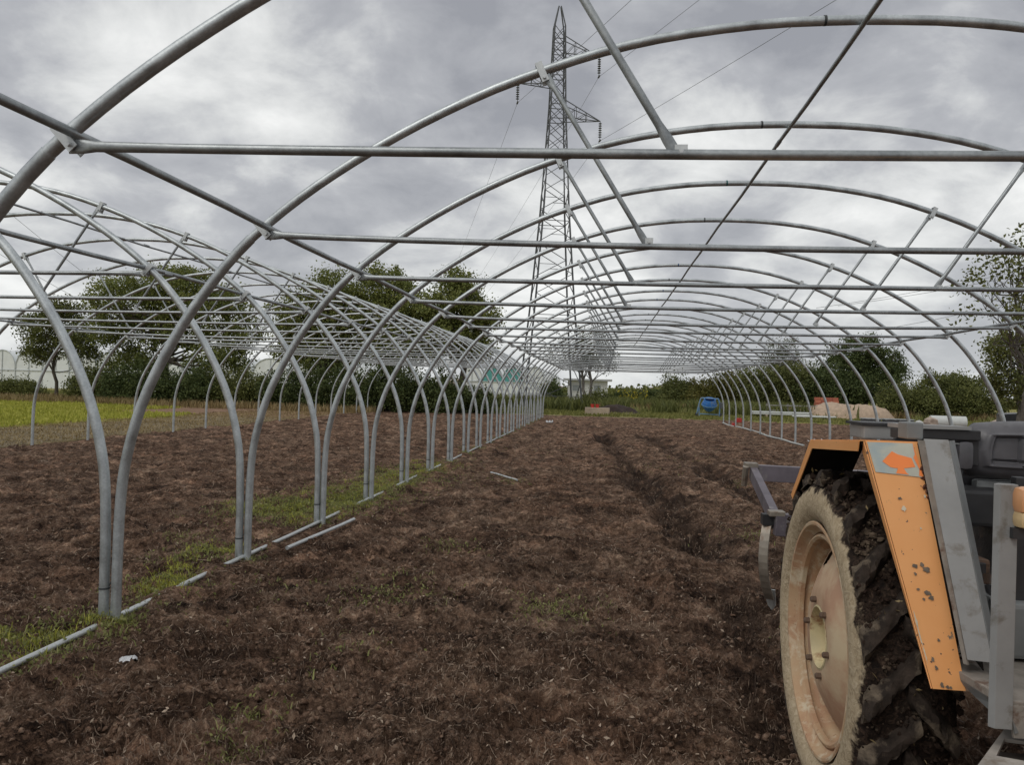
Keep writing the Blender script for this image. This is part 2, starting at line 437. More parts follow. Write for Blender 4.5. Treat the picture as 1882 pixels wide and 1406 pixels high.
def leaves_mesh(name, C, size, r, flat=1.0, long=1.0):
    """diamond leaves at centres C"""
    n = len(C)
    u = r.normal(size=(n, 3)); u /= np.linalg.norm(u, axis=1)[:, None]
    w = r.normal(size=(n, 3)); w[:, 2] += flat*0; w -= u*(w*u).sum(1)[:, None]; w /= np.linalg.norm(w, axis=1)[:, None]
    s = size*r.uniform(.6, 1.35, n)[:, None]
    a = u*s*.5*long; b = w*s*.33
    nrm = np.cross(u, w)*s*.12
    V = np.stack([C-a, C+b+nrm, C+a, C-b+nrm], 1).reshape(-1, 3)
    F = np.arange(4*n).reshape(n, 4)
    return np_mesh(name, V, F)
def shell_points(r, n, fill=.35):
    d = r.normal(size=(n, 3)); d /= np.linalg.norm(d, axis=1)[:, None]
    rad = np.where(r.random(n) < fill, r.random(n)**.5*.8, .72+.28*r.random(n)); k = r.random(n) < .16; rad = np.where(k, .95+.32*r.random(n), rad); return d*rad[:, None]
def limb(mb, a, b, r0, r1, r, n=5, wig=.08):
    a = np.array(a, float); b = np.array(b, float); L = np.linalg.norm(b-a)
    pts = []
    for i in range(n+1):
        t_ = i/n; p = a+(b-a)*t_+(r.normal(size=3)*wig*L*math.sin(PI*t_)); pts.append(p)
    mb.tube(pts, [r0+(r1-r0)*i/n for i in range(n+1)], 6, None, False); return pts
def tree(name, label, cat, base, lobes, mat, trunk_r, trunk_top, leaf=.16, nclump=150, per=70, clump_r=.5, seed=1, bark=None, group=None, stems=1, fill=.35, nlimb=26, ground=True):
    r = np.random.default_rng(seed)
    bx, by = base; bz = hz_(bx, by)-.05
    root = empty(name, (bx, by, bz), 0, label, cat, group)
    w = np.array([l[3]*l[4]*l[5] for l in lobes])**.7; w = w/w.sum()
    pts = []; nclump = int(nclump*1.6); leaf = leaf*.95; clump_r *= 1.1; per = int(per*1.15)
    for i, l in enumerate(lobes):
        k = max(3, int(nclump*w[i])); p = shell_points(r, k, fill)
        pts.append(p*np.array(l[3:6])+np.array(l[:3]))
    P = np.vstack(pts)
    C = []
    for p in P:
        k = int(per*r.uniform(.5, 1.5)); cr_ = clump_r*r.uniform(.5, 1.3)
        C.append(p+r.normal(size=(k, 3))*cr_*np.array([.5, .5, .38]))
    C = np.vstack(C); C = C[C[:, 2] > .02]
    link('crown', leaves_mesh('crown', C, leaf, r), mat, root)
    mb = MB()
    cen = np.array(lobes)[:, :3].mean(0)
    for s_ in range(stems):
        off = np.array([r.normal()*.25*(stems > 1), r.normal()*.25*(stems > 1), 0])
        top = np.array([cen[0]*.6+r.normal()*.3*(stems > 1)*2, cen[1]*.5, trunk_top])
        tp = limb(mb, off, top, trunk_r, trunk_r*.45, r, 6, .025)
        for k in range(nlimb//stems):
            q_ = P[r.integers(len(P))]; a = tp[r.integers(3, 7)]
            if q_[2] < a[2]*.8: a = tp[3]
            lp = limb(mb, a, q_, trunk_r*.3, trunk_r*.05, r, 4, .07)
            q2 = P[np.argmin(np.linalg.norm(P-q_-r.normal(size=3)*.9, axis=1))]
            limb(mb, lp[2], q2, trunk_r*.14, trunk_r*.03, r, 3, .06)
    link('trunk', mb.mesh('trunk', True, 0, False), bark or BARK, root)
    return root
def shrub(name, label, base, lobes, mat, leaf=.13, nclump=90, per=60, clump_r=.35, seed=1, group=None, cat='shrub'):
    r = np.random.default_rng(seed); bx, by = base; bz = hz_(bx, by)-.03
    root = empty(name, (bx, by, bz), 0, label, cat, group)
    w = np.array([l[3]*l[4]*l[5] for l in lobes])**.7; w = w/w.sum(); pts = []; nclump = int(nclump*1.6); leaf *= 1.0; clump_r *= 1.1; per = int(per*1.1)
    for i, l in enumerate(lobes):
        k = max(3, int(nclump*w[i])); p = shell_points(r, k, .45); pts.append(p*np.array(l[3:6])+np.array(l[:3]))
    P = np.vstack(pts); P = P[P[:, 2] > .05]
    C = np.vstack([p+r.normal(size=(int(per*r.uniform(.5, 1.5)), 3))*clump_r*r.uniform(.5, 1.4)*np.array([.5, .5, .45]) for p in P])
    C = C[C[:, 2] > .0]
    link('foliage', leaves_mesh('foliage', C, leaf, r), mat, root)
    mb = MB()
    for k in range(14):
        q_ = P[r.integers(len(P))]; limb(mb, (q_[0]*.04, q_[1]*.04, -.05), q_, .045, .008, r, 4, .06)
    link('stem', mb.mesh('stem', True, 0, False), BARK, root)
    return root

def rel(px, py, Y, base):   # lobe centre relative to a base, in metres
    p = at(px, py, Y); return p[0]-base[0], p[1]-base[1], p[2]
def lobes_px(base, items):
    """(px,py,Y, rx_px, rz_px, ry_m) to lobes"""
    L = []
    for (px, py, Y, rx, rz, ry) in items:
        s = Y/FPX*1.0; a = rel(px, py, Y, base); L.append((a[0], a[1], a[2], rx*s, ry, rz*s))
    return L
def B(px, Y):
    p = at(px, 750, Y); return (p[0], Y)

# left side trees
b = B(103, 46); tree('ash_tree', 'small round tree with thin bare trunk at far left before the plastic greenhouse', 'tree', b,
     lobes_px(b, [(78, 600, 46, 38, 32, 1.4), (120, 585, 46.5, 34, 30, 1.3), (70, 640, 46, 32, 24, 1.1), (140, 630, 46, 38, 34, 1.4), (100, 560, 46, 28, 14, .9)]), LEAF_MID, .13, 3.4, .15, 120, 60, .5, 3, nlimb=16)
b = B(300, 47); tree('broad_tree', 'big spreading olive-green tree behind the left tunnel frame, left of the dark group', 'tree', b,
     lobes_px(b, [(300, 528, 47, 100, 34, 2.2), (230, 545, 46, 66, 36, 2.), (390, 560, 47, 76, 46, 2.), (200, 600, 46, 54, 34, 1.6), (430, 610, 47, 52, 36, 1.7), (320, 595, 47.5, 100, 50, 2.2), (240, 660, 47, 80, 24, 1.5), (400, 660, 46.5, 62, 34, 1.5), (330, 505, 47, 60, 18, 1.2)]),
     LEAF_OLIVE, .32, 5.2, .16, 420, 62, .55, 4, nlimb=46)
b = B(590, 46); tree('broad_tree', 'tall tree with dark foliage and flat crown behind the middle of the left tunnel frame', 'tree', b,
     lobes_px(b, [(610, 530, 46, 46, 34, 1.6), (570, 580, 46, 66, 50, 2.), (640, 585, 47, 60, 56, 2.), (540, 620, 46, 44, 40, 1.5), (600, 650, 46.5, 72, 40, 1.8)]), LEAF_OLIVE, .28, 5., .16, 330, 62, .52, 5, nlimb=36)
b = B(715, 47); tree('broad_tree', 'highest olive-green crown in the centre of the tree group left of the pylon', 'tree', b,
     lobes_px(b, [(705, 535, 47, 56, 42, 1.8), (740, 575, 47, 62, 52, 2.), (680, 600, 47, 60, 46, 2.), (725, 640, 46.5, 62, 44, 1.8)]), LEAF_OLIVE, .28, 5.2, .16, 300, 62, .52, 6, nlimb=34)
b = B(845, 46.5); tree('broad_tree', 'rightmost crown of the tree group left of the pylon with a ragged right edge', 'tree', b,
     lobes_px(b, [(850, 520, 46.5, 36, 26, 1.3), (835, 565, 46.5, 62, 44, 1.8), (885, 585, 46.5, 28, 34, 1.1), (820, 615, 46.5, 58, 44, 1.7), (870, 640, 46.5, 40, 20, 1.1)]), LEAF_OLIVE, .24, 5., .16, 260, 60, .5, 7, nlimb=30)
# dark shrub band below those trees
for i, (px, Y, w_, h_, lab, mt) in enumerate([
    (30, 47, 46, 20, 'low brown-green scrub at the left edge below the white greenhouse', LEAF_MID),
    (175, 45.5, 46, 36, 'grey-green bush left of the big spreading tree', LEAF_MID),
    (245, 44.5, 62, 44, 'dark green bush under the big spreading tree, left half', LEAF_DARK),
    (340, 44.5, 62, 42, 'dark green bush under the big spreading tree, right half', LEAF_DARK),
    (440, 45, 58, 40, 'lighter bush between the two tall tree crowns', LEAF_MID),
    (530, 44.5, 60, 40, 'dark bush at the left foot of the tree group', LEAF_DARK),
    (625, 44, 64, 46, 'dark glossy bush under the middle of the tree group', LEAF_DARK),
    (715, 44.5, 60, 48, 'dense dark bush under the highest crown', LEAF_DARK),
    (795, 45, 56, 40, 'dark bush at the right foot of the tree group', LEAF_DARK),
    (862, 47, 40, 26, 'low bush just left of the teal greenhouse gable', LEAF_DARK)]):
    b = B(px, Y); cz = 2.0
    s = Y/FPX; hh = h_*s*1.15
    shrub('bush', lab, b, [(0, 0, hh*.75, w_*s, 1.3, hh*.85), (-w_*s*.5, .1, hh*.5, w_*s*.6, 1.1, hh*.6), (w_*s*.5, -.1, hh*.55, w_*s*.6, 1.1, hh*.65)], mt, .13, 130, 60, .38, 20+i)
# shrubs round the pylon
for i, (px, Y, w_, h_, lab, mt) in enumerate([
    (1012, 66, 18, 34, 'dark narrow bush left of the pylon foot', LEAF_DARK),
    (1100, 66, 30, 20, 'round dark bush left of the white house', LEAF_MID),
    (1140, 72, 26, 17, 'small bush in front of the white house', LEAF_DARK),
    (1172, 74, 28, 18, 'rounded bush in the middle gap under the last hoop', LEAF_MID),
    (1208, 74, 26, 22, 'bush right of the middle gap, beside the round-topped one', LEAF_DARK)]):
    b = B(px, Y); s = Y/FPX; hh = h_*s
    shrub('bush', lab, b, [(0, 0, hh*.7, w_*s, 1.3, hh*.8), (-w_*s*.5, 0, hh*.45, w_*s*.6, 1., hh*.55), (w_*s*.55, 0, hh*.5, w_*s*.55, 1., hh*.55)], mt, .16, 60, 55, .4, 50+i)
b = B(1250, 72); shrub('bush', 'tall round-topped bush left of the blue cement mixer', b, lobes_px(b, [(1246, 715, 72, 28, 24, 1.5), (1235, 735, 71, 26, 18, 1.4), (1262, 732, 71, 26, 20, 1.4)]), LEAF_MID, .16, 110, 60, .45, 61)
b = B(1320, 70); shrub('bush', 'yellow-green bush mass directly behind the blue cement mixer', b, lobes_px(b, [(1300, 722, 70, 36, 24, 1.6), (1345, 712, 71, 40, 30, 1.8), (1285, 735, 69, 26, 16, 1.3)]), LEAF_YEL, .16, 150, 60, .45, 62)
b = B(1400, 68); shrub('bush', 'dark hedge seen through the right-hand hoop legs', b, lobes_px(b, [(1395, 715, 68, 44, 34, 1.8), (1440, 705, 68, 46, 38, 1.8), (1480, 712, 67, 36, 36, 1.7)]), LEAF_MID, .16, 240, 60, .5, 63)
b = B(1500, 66); shrub('bush', 'dark green hedge left of the tall tree behind the sand heap', b, lobes_px(b, [(1515, 712, 66, 40, 34, 1.7), (1555, 720, 66, 36, 26, 1.5)]), LEAF_DARK, .16, 170, 60, .5, 64)
b = B(1440, 72); tree('sparse_tree', 'thin sparse grey-green tree rising above the right-hand hedge', 'tree', b, lobes_px(b, [(1440, 650, 72, 40, 28, 1.6), (1425, 675, 72, 42, 22, 1.6), (1465, 680, 72, 28, 20, 1.4)]), LEAF_GREY, .14, 4.2, .13, 110, 40, .5, 65, BARKG, nlimb=22)
b = B(1588, 68); tree('oak_tree', 'dark broad-leaved tree standing behind the sand heap', 'tree', b, lobes_px(b, [(1583, 645, 68, 48, 26, 1.8), (1560, 675, 68, 46, 26, 1.8), (1615, 675, 68, 44, 30, 1.8), (1590, 710, 67, 62, 24, 1.8), (1640, 690, 68, 22, 18, 1.2)]), LEAF_DARK, .24, 4., .17, 270, 60, .5, 66, nlimb=34)
b = B(1660, 60); shrub('bush', 'olive bush between the dark tree and the big round bush', b, lobes_px(b, [(1655, 735, 60, 34, 24, 1.5), (1640, 745, 60, 24, 16, 1.2)]), LEAF_MID, .15, 90, 60, .42, 67)
b = B(1740, 60); shrub('bush', 'big round green bush behind the white sheeting roll', b, lobes_px(b, [(1730, 728, 60, 56, 36, 1.9), (1780, 738, 60, 44, 32, 1.7), (1700, 742, 59, 40, 24, 1.5), (1810, 745, 60, 34, 24, 1.4), (1760, 702, 61, 50, 14, 1.4)]), LEAF_MID, .15, 300, 60, .42, 68)
# right-edge trees
b = B(1885, 30); tree('poplar_tree', 'tall tree at the right edge with loose scattered upper leaves', 'tree', b,
     lobes_px(b, [(1840, 500, 27, 44, 36, .9), (1885, 480, 27, 46, 50, 1.), (1800, 520, 27, 30, 30, .7), (1870, 565, 27, 40, 36, .9), (1905, 600, 28, 48, 60, 1.2), (1930, 480, 28, 60, 90, 1.3), (1785, 575, 27, 18, 30, .5)]), LEAF_MID, .09, 5.2, .14, 105, 13, .40, 70, BARKG, nlimb=40)
b = B(1875, 34); tree('poplar_tree', 'leafy tree with dense lower foliage at the right edge, behind the last hoops', 'tree', b,
     lobes_px(b, [(1868, 640, 34, 44, 50, 1.3), (1830, 660, 34, 26, 50, .9), (1880, 710, 34, 50, 40, 1.3), (1925, 650, 34, 50, 90, 1.6), (1845, 700, 34, 22, 30, .8)]), LEAF_MID, .12, 3.6, .12, 150, 40, .36, 71, BARKG, nlimb=30)
# twin-stemmed tree behind the pylon
b = B(1080, 70); tree('willow_tree', 'sparse twin-stemmed tree just right of the pylon foot', 'tree', b,
     lobes_px(b, [(1080, 625, 70, 50, 24, 1.6), (1050, 650, 70, 44, 24, 1.5), (1105, 655, 70, 34, 26, 1.5), (1085, 665, 70, 40, 18, 1.4)]), LEAF_GREY, .16, 4.6, .13, 110, 42, .5, 72, BARKG, stems=2, nlimb=30)
# far tree line, mass seen as one wood
def far_wood():
    r = np.random.default_rng(90); C = []
    for az_ in np.linspace(R(-60), R(50), 260):
        D_ = r.uniform(150, 230); x = CAM[0]+D_*math.sin(az_); y = D_*math.cos(az_); h_ = r.uniform(.8, 2.0)*(1+.6*math.sin(az_*9)) 
        k = int(240); C.append(np.array([x, y, h_*.5])+r.normal(size=(k, 3))*np.array([3.2, 1.5, h_*.34]))
    C = np.vstack(C); C[:, 2] = np.abs(C[:, 2])
    o = link('far_wood', leaves_mesh('far_wood', C, .75, r), LEAF_MID); tag(o, 'far low belt of trees along the horizon', 'woodland', kind='stuff')
far_wood()

# grass and weeds (uncountable)
def blades(name, pts, hmin, hmax, w, mat, label, seed, lean=.5, cat='grass', per=1, spread=.0):
    r = np.random.default_rng(seed); P = np.repeat(np.asarray(pts, float), per, axis=0)
    P[:, :2] += r.normal(size=(len(P), 2))*spread
    z = height(P[:, 0], P[:, 1]); n = len(P); a = r.uniform(0, 2*PI, n); h_ = r.uniform(hmin, hmax, n)
    dx, dy = np.cos(a), np.sin(a); ln = r.uniform(.1, 1, n)*lean*h_; b_ = r.uniform(0, 2*PI, n)
    base = np.stack([P[:, 0], P[:, 1], z-.005], -1); sd = np.stack([dx*w/2, dy*w/2, 0*dx], -1)*r.uniform(.6, 1.4, n)[:, None]
    mid = base+np.stack([np.cos(b_)*ln*.35, np.sin(b_)*ln*.35, h_*.6], -1); tip = base+np.stack([np.cos(b_)*ln, np.sin(b_)*ln, h_*(1-.25*ln/h_)], -1)
    V = np.stack([base-sd, base+sd, mid+sd*.8, mid-sd*.8, tip], 1).reshape(-1, 3); o5 = np.arange(n)*5
    F = np.concatenate([np.stack([o5, o5+1, o5+2, o5+3], -1), np.stack([o5+3, o5+2, o5+4, o5+4], -1)])
    me = bpy.data.meshes.new(name)
    F1 = np.stack([o5, o5+1, o5+2, o5+3], -1); F2 = np.stack([o5+3, o5+2, o5+4], -1)
    me.vertices.add(len(V)); me.vertices.foreach_set('co', V.astype(np.float32).ravel())
    li = np.concatenate([F1.ravel(), F2.ravel()]).astype(np.int32); me.loops.add(len(li)); me.loops.foreach_set('vertex_index', li)
    st = np.concatenate([np.arange(n)*4, n*4+np.arange(n)*3]).astype(np.int32); me.polygons.add(2*n); me.polygons.foreach_set('loop_start', st)
    me.update(calc_edges=True)
    o = link(name, me, mat); tag(o, label, cat, kind='stuff'); return o
r = np.random.default_rng(5)
# bright strip of grass left
P = np.stack([r.uniform(-46, -14.2, 90000), r.uniform(17, 46, 90000)], -1)
k = (P[:, 0] < -14.6+fbm(P[:, 0], P[:, 1], .35, 3, 40)*1.0) & ~((P[:, 1] > 34) & (P[:, 0] > -19)) & (P[:, 1] < -P[:, 0]*.25+36) & (np.abs(P[:, 0]) < P[:, 1]*.95+2)
blades('green_grass', P[k], .05, .17, .05, GRASS_G, 'bright green grass strip beyond the left tunnel frame', 1)
P = np.stack([r.uniform(-60, 45, 110000), r.uniform(47.6, 66, 110000)], -1); k = (fbm(P[:, 0], P[:, 1], .3, 2, 77) > -.35)
blades('short_grass', P[k], .06, .25, .07, GRASS_D, 'short mixed grass beyond the end of the tunnels', 2)
P = np.stack([r.uniform(-55, -9, 60000), r.uniform(40.5, 48, 60000)], -1); P[:, 1] += np.clip(-P[:, 0]-20, 0, 40)*.0
k = fbm(P[:, 0], P[:, 1], .5, 2, 78) > -.25
blades('dry_grass', P[k][::2], .12, .55, .035, DRYG, 'tall dry straw-coloured grass below the left trees', 3, .6)
P = np.stack([r.uniform(3, 34, 80000), r.uniform(58, 67, 80000)], -1); k = (fbm(P[:, 0], P[:, 1], .5, 2, 79) > -.1)
blades('dry_reeds', P[k][::2], .2, .85, .05, DRYG, 'dry pale weeds in front of the right-hand bushes', 4, .5)
P = np.stack([r.uniform(-8, 32, 60000), r.uniform(56, 68, 60000)], -1); k = (fbm(P[:, 0], P[:, 1], .4, 2, 80) > .0)
blades('tall_weeds', P[k][::2], .15, .6, .06, WEED_G, 'green and yellow tall weeds behind the tunnel end', 5, .5)
P = np.stack([r.uniform(-7, 20, 30000), r.uniform(55, 70, 30000)], -1); k = (fbm(P[:, 0], P[:, 1], .3, 3, 86) > .05)
blades('rough_weeds', P[k], .3, 1.25, .10, LEAF_MID, 'rough dark weed clumps behind the tunnel end', 15, .6)
P = np.array([onz(1170+r.normal()*18, 764)[:2] for _ in range(40)]); P[:, 1] = 66+r.normal(size=40)
C = []
for p in P: C.append(np.array([p[0], p[1], r.uniform(.8, 1.6)])+r.normal(size=(3, 3))*.08)
tag(link('yellow_flowers', leaves_mesh('yellow_flowers', np.vstack(C), .14, r), FLOWER), 'yellow flowering weeds in the middle distance', 'flowers', kind='stuff')
P = np.stack([r.uniform(-15, -9.9, 26000), r.uniform(12, 46, 26000)], -1); k = (P[:, 0] < -10+fbm(P[:, 0], P[:, 1], .35, 3, 40)*.3)
blades('cut_straw', P[k], .02, .10, .02, DRYG, 'cut straw stubble along the left edge of the soil', 6, 1.8)
Y1_ = 5.091
# weeds in the soil, in patches
PT = [(300, 1072, .22, 900), (345, 1030, .22, 700), (385, 1010, .2, 600), (30, 1185, .35, 1500), (75, 1170, .3, 700), (220, 1150, .12, 250), (255, 1115, .12, 160), (505, 935, .5, 1800), (560, 938, .5, 1500),
      (630, 925, .5, 1700), (660, 905, .5, 1500), (700, 890, .6, 1300), (725, 875, .5, 1200), (770, 862, .6, 900), (810, 852, .6, 500), (1030, 1128, .22, 420), (720, 1090, .35, 420), (820, 1000, .3, 260), (480, 1303, .1, 160), (430, 1372, .12, 140),
      (1390, 985, .35, 300), (1355, 888, .3, 160), (620, 1190, .3, 120), (945, 885, .25, 200), (850, 880, .6, 400), (350, 985, .2, 160), (990, 1115, .2, 160), (700, 1075, .4, 160), (1180, 860, .5, 160), (1270, 845, .5, 140), (1350, 800, 1., 160),
      (440, 1075, .35, 160), (160, 1190, .2, 200), (430, 1010, .25, 300), (100, 790, .2, 10), (950, 770, 1., 200), (860, 825, .6, 240), (1440, 1150, .3, 60), (1000, 830, .8, 120)]
W = []
for (px, py, s_, n_) in PT:
    c = onz(px, py); n2_ = int(n_*(.8 if (px > 480 and px < 780 and py < 945) else .24)); W.append(np.array(c[:2])+r.normal(size=(n2_, 2))*np.array([s_*.7, s_]))
for k_ in range(1, 20):
    y_ = Y1_+(k_-1)*2.0
    for ox_ in (-.09, .03):
        n_ = int(r.uniform(6, 60)); W.append(np.array([ox_, y_])+r.normal(size=(n_, 2))*np.array([.06, .09]))
W = np.vstack(W)
blades('soil_weeds', W, .012, .06, .008, WEED_G, 'small green weeds sprouting in patches from the soil', 8, 1.6, 'weeds', 2, .02)
TF = []
for (px, py, sx_, sy_, n_) in [(300, 1075, .10, .14, 26), (330, 1050, .12, .2, 20), (385, 1012, .16, .25, 22), (25, 1180, .2, .2, 20), (75, 1168, .15, .15, 12), (185, 1150, .08, .08, 8), (500, 938, .4, .4, 55), (545, 940, .4, .4, 60), (610, 925, .35, .4, 60), (640, 912, .3, .5, 55),
                               (690, 895, .4, .6, 60), (715, 880, .35, .7, 60), (770, 862, .3, .9, 50), (790, 855, .4, .6, 24), (1050, 1125, .12, .1, 9), (730, 1085, .2, .2, 10), (820, 998, .15, .15, 7), (350, 985, .2, .2, 8), (1355, 886, .15, .2, 6), (1395, 990, .2, .2, 8), (945, 884, .1, .2, 6), (480, 1303, .06, .06, 4), (425, 1372, .05, .05, 4)]:
    c = onz(px, py); TF.append(np.array(c[:2])+r.normal(size=(n_, 2))*np.array([sx_, sy_])*.8)
TI = np.vstack(TF[14:]); TF = np.vstack(TF[:14])
blades('seedlings', np.vstack([TI, TF[::3]]), .008, .035, .006, WEED_G, 'low thin seedlings in small isolated patches on the open soil', 22, 1.4, 'grass', 16, .06)
blades('grass_tufts', TF, .012, .06, .006, GRASS_G, 'bright yellow-green grass tufts along the double row of legs', 21, 1.0, 'grass', 22, .04)
def low_weeds():
    C = W[r.random(len(W)) < .7]; z = height(C[:, 0], C[:, 1]); C = np.column_stack([C, z+r.uniform(.005, .045, len(C))])
    tag(link('broadleaf_weeds', leaves_mesh('broadleaf_weeds', C, .026, r), WEED_G), 'low broad-leaved weeds spread in the green patches', 'weeds', kind='stuff')
low_weeds()

# ------------------------------------------------------------------ soil litter: fibres, chips and clods
FIB = leaf_mat('fibre', (.07, .044, .030), (.17, .115, .080), (.44, .335, .245), .05)
CLOD = simple('clod', (.115, .070, .048), .95, 0, .85, 60, 1., (.26, .18, .13), .5, 40, .1)
def fan_points(n, d0, d1, p=1.0):
    d = d0*(d1/d0)**(r.random(n)**p); a = r.uniform(R(-42), R(36), n)
    x = CAM[0]+d*np.sin(a); y = d*np.cos(a); k = (x > -10.2) & (y < 47)
    return x[k], y[k], d[k]
def fibres():
    x, y, d = fan_points(300000, 1.8, 26, .8)
    k = fbm(x, y, 1.9, 4, 101) > r.uniform(-.45, .55, len(x)); x, y, d = x[k], y[k], d[k]; n = len(x)
    L = r.gamma(1.6, .0120, n)*(1+d*.06); wd = (.0007+.0010*r.random(n)**2)*(1+d*.14); a = r.uniform(0, 2*PI, n)
    bend = r.normal(size=n)*.6; V = []
    pts = []
    for s in (-1, 0, 1):
        aa = a+bend*s*.5; px = x+np.cos(aa)*L*s*.5; py = y+np.sin(aa)*L*s*.5
        pts.append(np.stack([px, py, height(px, py)+.003+(s == 0)*L*.12*r.random(n)+(s == 1)*r.random(n)**4*L*.5], -1))
    nx = np.stack([-np.sin(a), np.cos(a), r.normal(size=n)*.6], -1)*wd[:, None]
    V = np.stack([pts[0]-nx*.5, pts[0]+nx*.5, pts[1]+nx, pts[1]-nx, pts[2]+nx*.4, pts[2]-nx*.4], 1).reshape(-1, 3)
    o6 = np.arange(n)*6; F = np.concatenate([np.stack([o6, o6+1, o6+2, o6+3], -1), np.stack([o6+3, o6+2, o6+4, o6+5], -1)])
    tag(link('root_fibres', np_mesh('root_fibres', V, F), FIB), 'loose straw-coloured root fibres strewn over the dark soil', 'litter', kind='stuff')
fibres()
def clods():
    ico = bmesh.new(); bmesh.ops.create_icosphere(ico, subdivisions=1, radius=1.); ico.verts.ensure_lookup_table()
    IV = np.array([v.co[:] for v in ico.verts]); IF = np.array([[v.index for v in f.verts] for f in ico.faces]); ico.free()
    x, y, d = fan_points(20000, 1.8, 22, .85)
    k = fbm(x, y, .9, 3, 120) > -.1; x, y, d = x[k], y[k], d[k]; n = len(x)
    s = np.minimum(r.gamma(1.5, .0048, n)+.002, .021)
    J = 1+r.normal(size=(n, 12, 1))*.33
    V = IV[None]*J*s[:, None, None]*np.array([1.25, 1., .75]); a = r.uniform(0, 2*PI, n); c, t = np.cos(a)[:, None], np.sin(a)[:, None]
    vx = V[..., 0]*c-V[..., 1]*t; vy = V[..., 0]*t+V[..., 1]*c; V = np.stack([vx+x[:, None], vy+y[:, None], V[..., 2]+(height(x, y)+s*.15)[:, None]], -1).reshape(-1, 3)
    F = (IF[None]+12*np.arange(n)[:, None, None]).reshape(-1, 3)
    tag(link('soil_clods', np_mesh('soil_clods', V, F, True), CLOD), 'small crumbling clods lying on the worked soil', 'soil', kind='stuff')
clods()
def chips():
    x, y, d = fan_points(4000, 1.8, 20, .8); n = len(x); C = np.stack([x, y, height(x, y)+.006], -1)
    o = link('wood_chips', leaves_mesh('wood_chips', C, .020, r, 0, 1.3), simple('chip', (.36, .28, .21), .9, 0, .5, 3)); tag(o, 'pale bark chips scattered on the soil', 'litter', kind='stuff')
chips()

# ------------------------------------------------------------------ greenhouse frames
W_, SP, Y1, SK = 9.5, 2.0, 5.091, .0249
HALF = [(0, -.25), (0, .35), (.005, .7), (.02, .95), (.05, 1.14), (.105, 1.36), (.18, 1.57), (.285, 1.79), (.41, 2.01), (.545, 2.21), (.69, 2.4), (.86, 2.585)]
UPPER = [(1.08, 2.775), (1.3, 2.94), (1.55, 3.105), (1.83, 3.27), (2.13, 3.425), (2.46, 3.575), (2.8, 3.70), (3.15, 3.81), (3.5, 3.89), (3.9, 3.95), (4.3, 3.985), (4.75, 3.995)]
def cat_rom(P, k=3):
    P = [Vector((a, 0, b)) for a, b in P]; out_ = []
    for i in range(len(P)-1):
        p0, p1, p2, p3 = P[max(0, i-1)], P[i], P[i+1], P[min(len(P)-1, i+2)]
        for j in range(k):
            t_ = j/k; out_.append(.5*((2*p1)+(p2-p0)*t_+(2*p0-5*p1+4*p2-p3)*t_*t_+(3*p1-p0-3*p2+p3)*t_**3))
    out_.append(P[-1]); return out_
def hoop_mesh():
    mb = MB(); full = HALF+UPPER
    pl = cat_rom(full, 2); nleg = (len(HALF)-1)*2
    leg = pl[:nleg+1]
    mir = lambda L: [Vector((W_-p.x, p.y, p.z)) for p in L]
    mb.tube(leg, .0335, 14); mb.tube(mir(leg), .0335, 14)
    top = pl[nleg-1:]+list(reversed(mir(pl[nleg-1:])))[1:]
    mb.tube(top, .0305, 14)
    return mb.mesh('hoop', True)
HOOP = hoop_mesh(); HOOP.materials.append(GALV)
BX, BZ = .975, 2.605
def tie_mesh(sag):
    mb = MB(); n = 16; P = []; fl = []; rr = []
    for i in range(n+1):
        s = i/n; x = BX+(W_-2*BX)*s; P.append((x, -.02, BZ-sag*4*s*(1-s)))
    xs = [BX-.01, BX+.06, BX+.12]
    a = [(BX-.01, -.02, BZ), (BX+.055, -.02, BZ), (BX+.11, -.02, BZ)]; b = [(W_-p[0], p[1], p[2]) for p in reversed(a)]
    P = a+P[1:-1]+b
    mb.tube(P, .0205, 12, [.22, .25, .8]+[1]*(n-1)+[.8, .25, .22])
    return mb.mesh('tie_bar', True)
TIES = [tie_mesh(s) for s in (.03, .05, .02)]
for t_ in TIES: t_.materials.append(GALV2)
def brace_mesh(a, b):
    a = Vector(a); b = Vector(b); d = (b-a).normalized(); mb = MB()
    P = [a, a+d*.06, a+d*.12, b-d*.13, b-d*.06, b]
    mb.tube(P, .0165, 10, [.25, .28, 1, 1, .28, .25]); m = mb.mesh('brace', True); m.materials.append(GALV2); return m
BRL = brace_mesh((2.79, -.02, 3.655), (3.45, -.02, 2.585)); BRR = brace_mesh((W_-2.79, -.02, 3.655), (W_-3.50, -.02, 2.585))
def bracket_mesh():
    mb = MB(); mb.box((0, -.036, -.02), (.045, .006, .13)); mb.box((0, .036, -.02), (.045, .006, .13))
    mb.box((0, 0, .044), (.045, .072, .006))
    mb.lathe([(-.055, .0), (-.055, .011), (.055, .011), (.055, 0)], 'Y', 6)
    V = mb.V[-24:]; mb.V[-24:] = [(v[0], v[1], v[2]-.062) for v in V]
    m = mb.mesh('bracket'); m.materials.append(ZINC); return m
BRK = bracket_mesh()
def clip_mesh():
    mb = MB(); mb.box((0, -.028, 0), (.05, .006, .05)); mb.lathe([(-.04, 0), (-.04, .010), (.0, .010), (0, 0)], 'Y', 6); m = mb.mesh('bolt_clip'); m.materials.append(ZINC); return m
CLIP = clip_mesh()
def band_mesh():
    mb = MB(); mb.lathe([(-.008, .0312), (-.008, .0325), (.008, .0325), (.008, .0312)], 'X', 16, True); return mb.mesh('joint_band', True)
BAND = {c: band_mesh() for c in 'dbt'}; BAND['d'].materials.append(DARKBAND); BAND['b'].materials.append(BLUEBAND); BAND['t'].materials.append(TEALBAND)
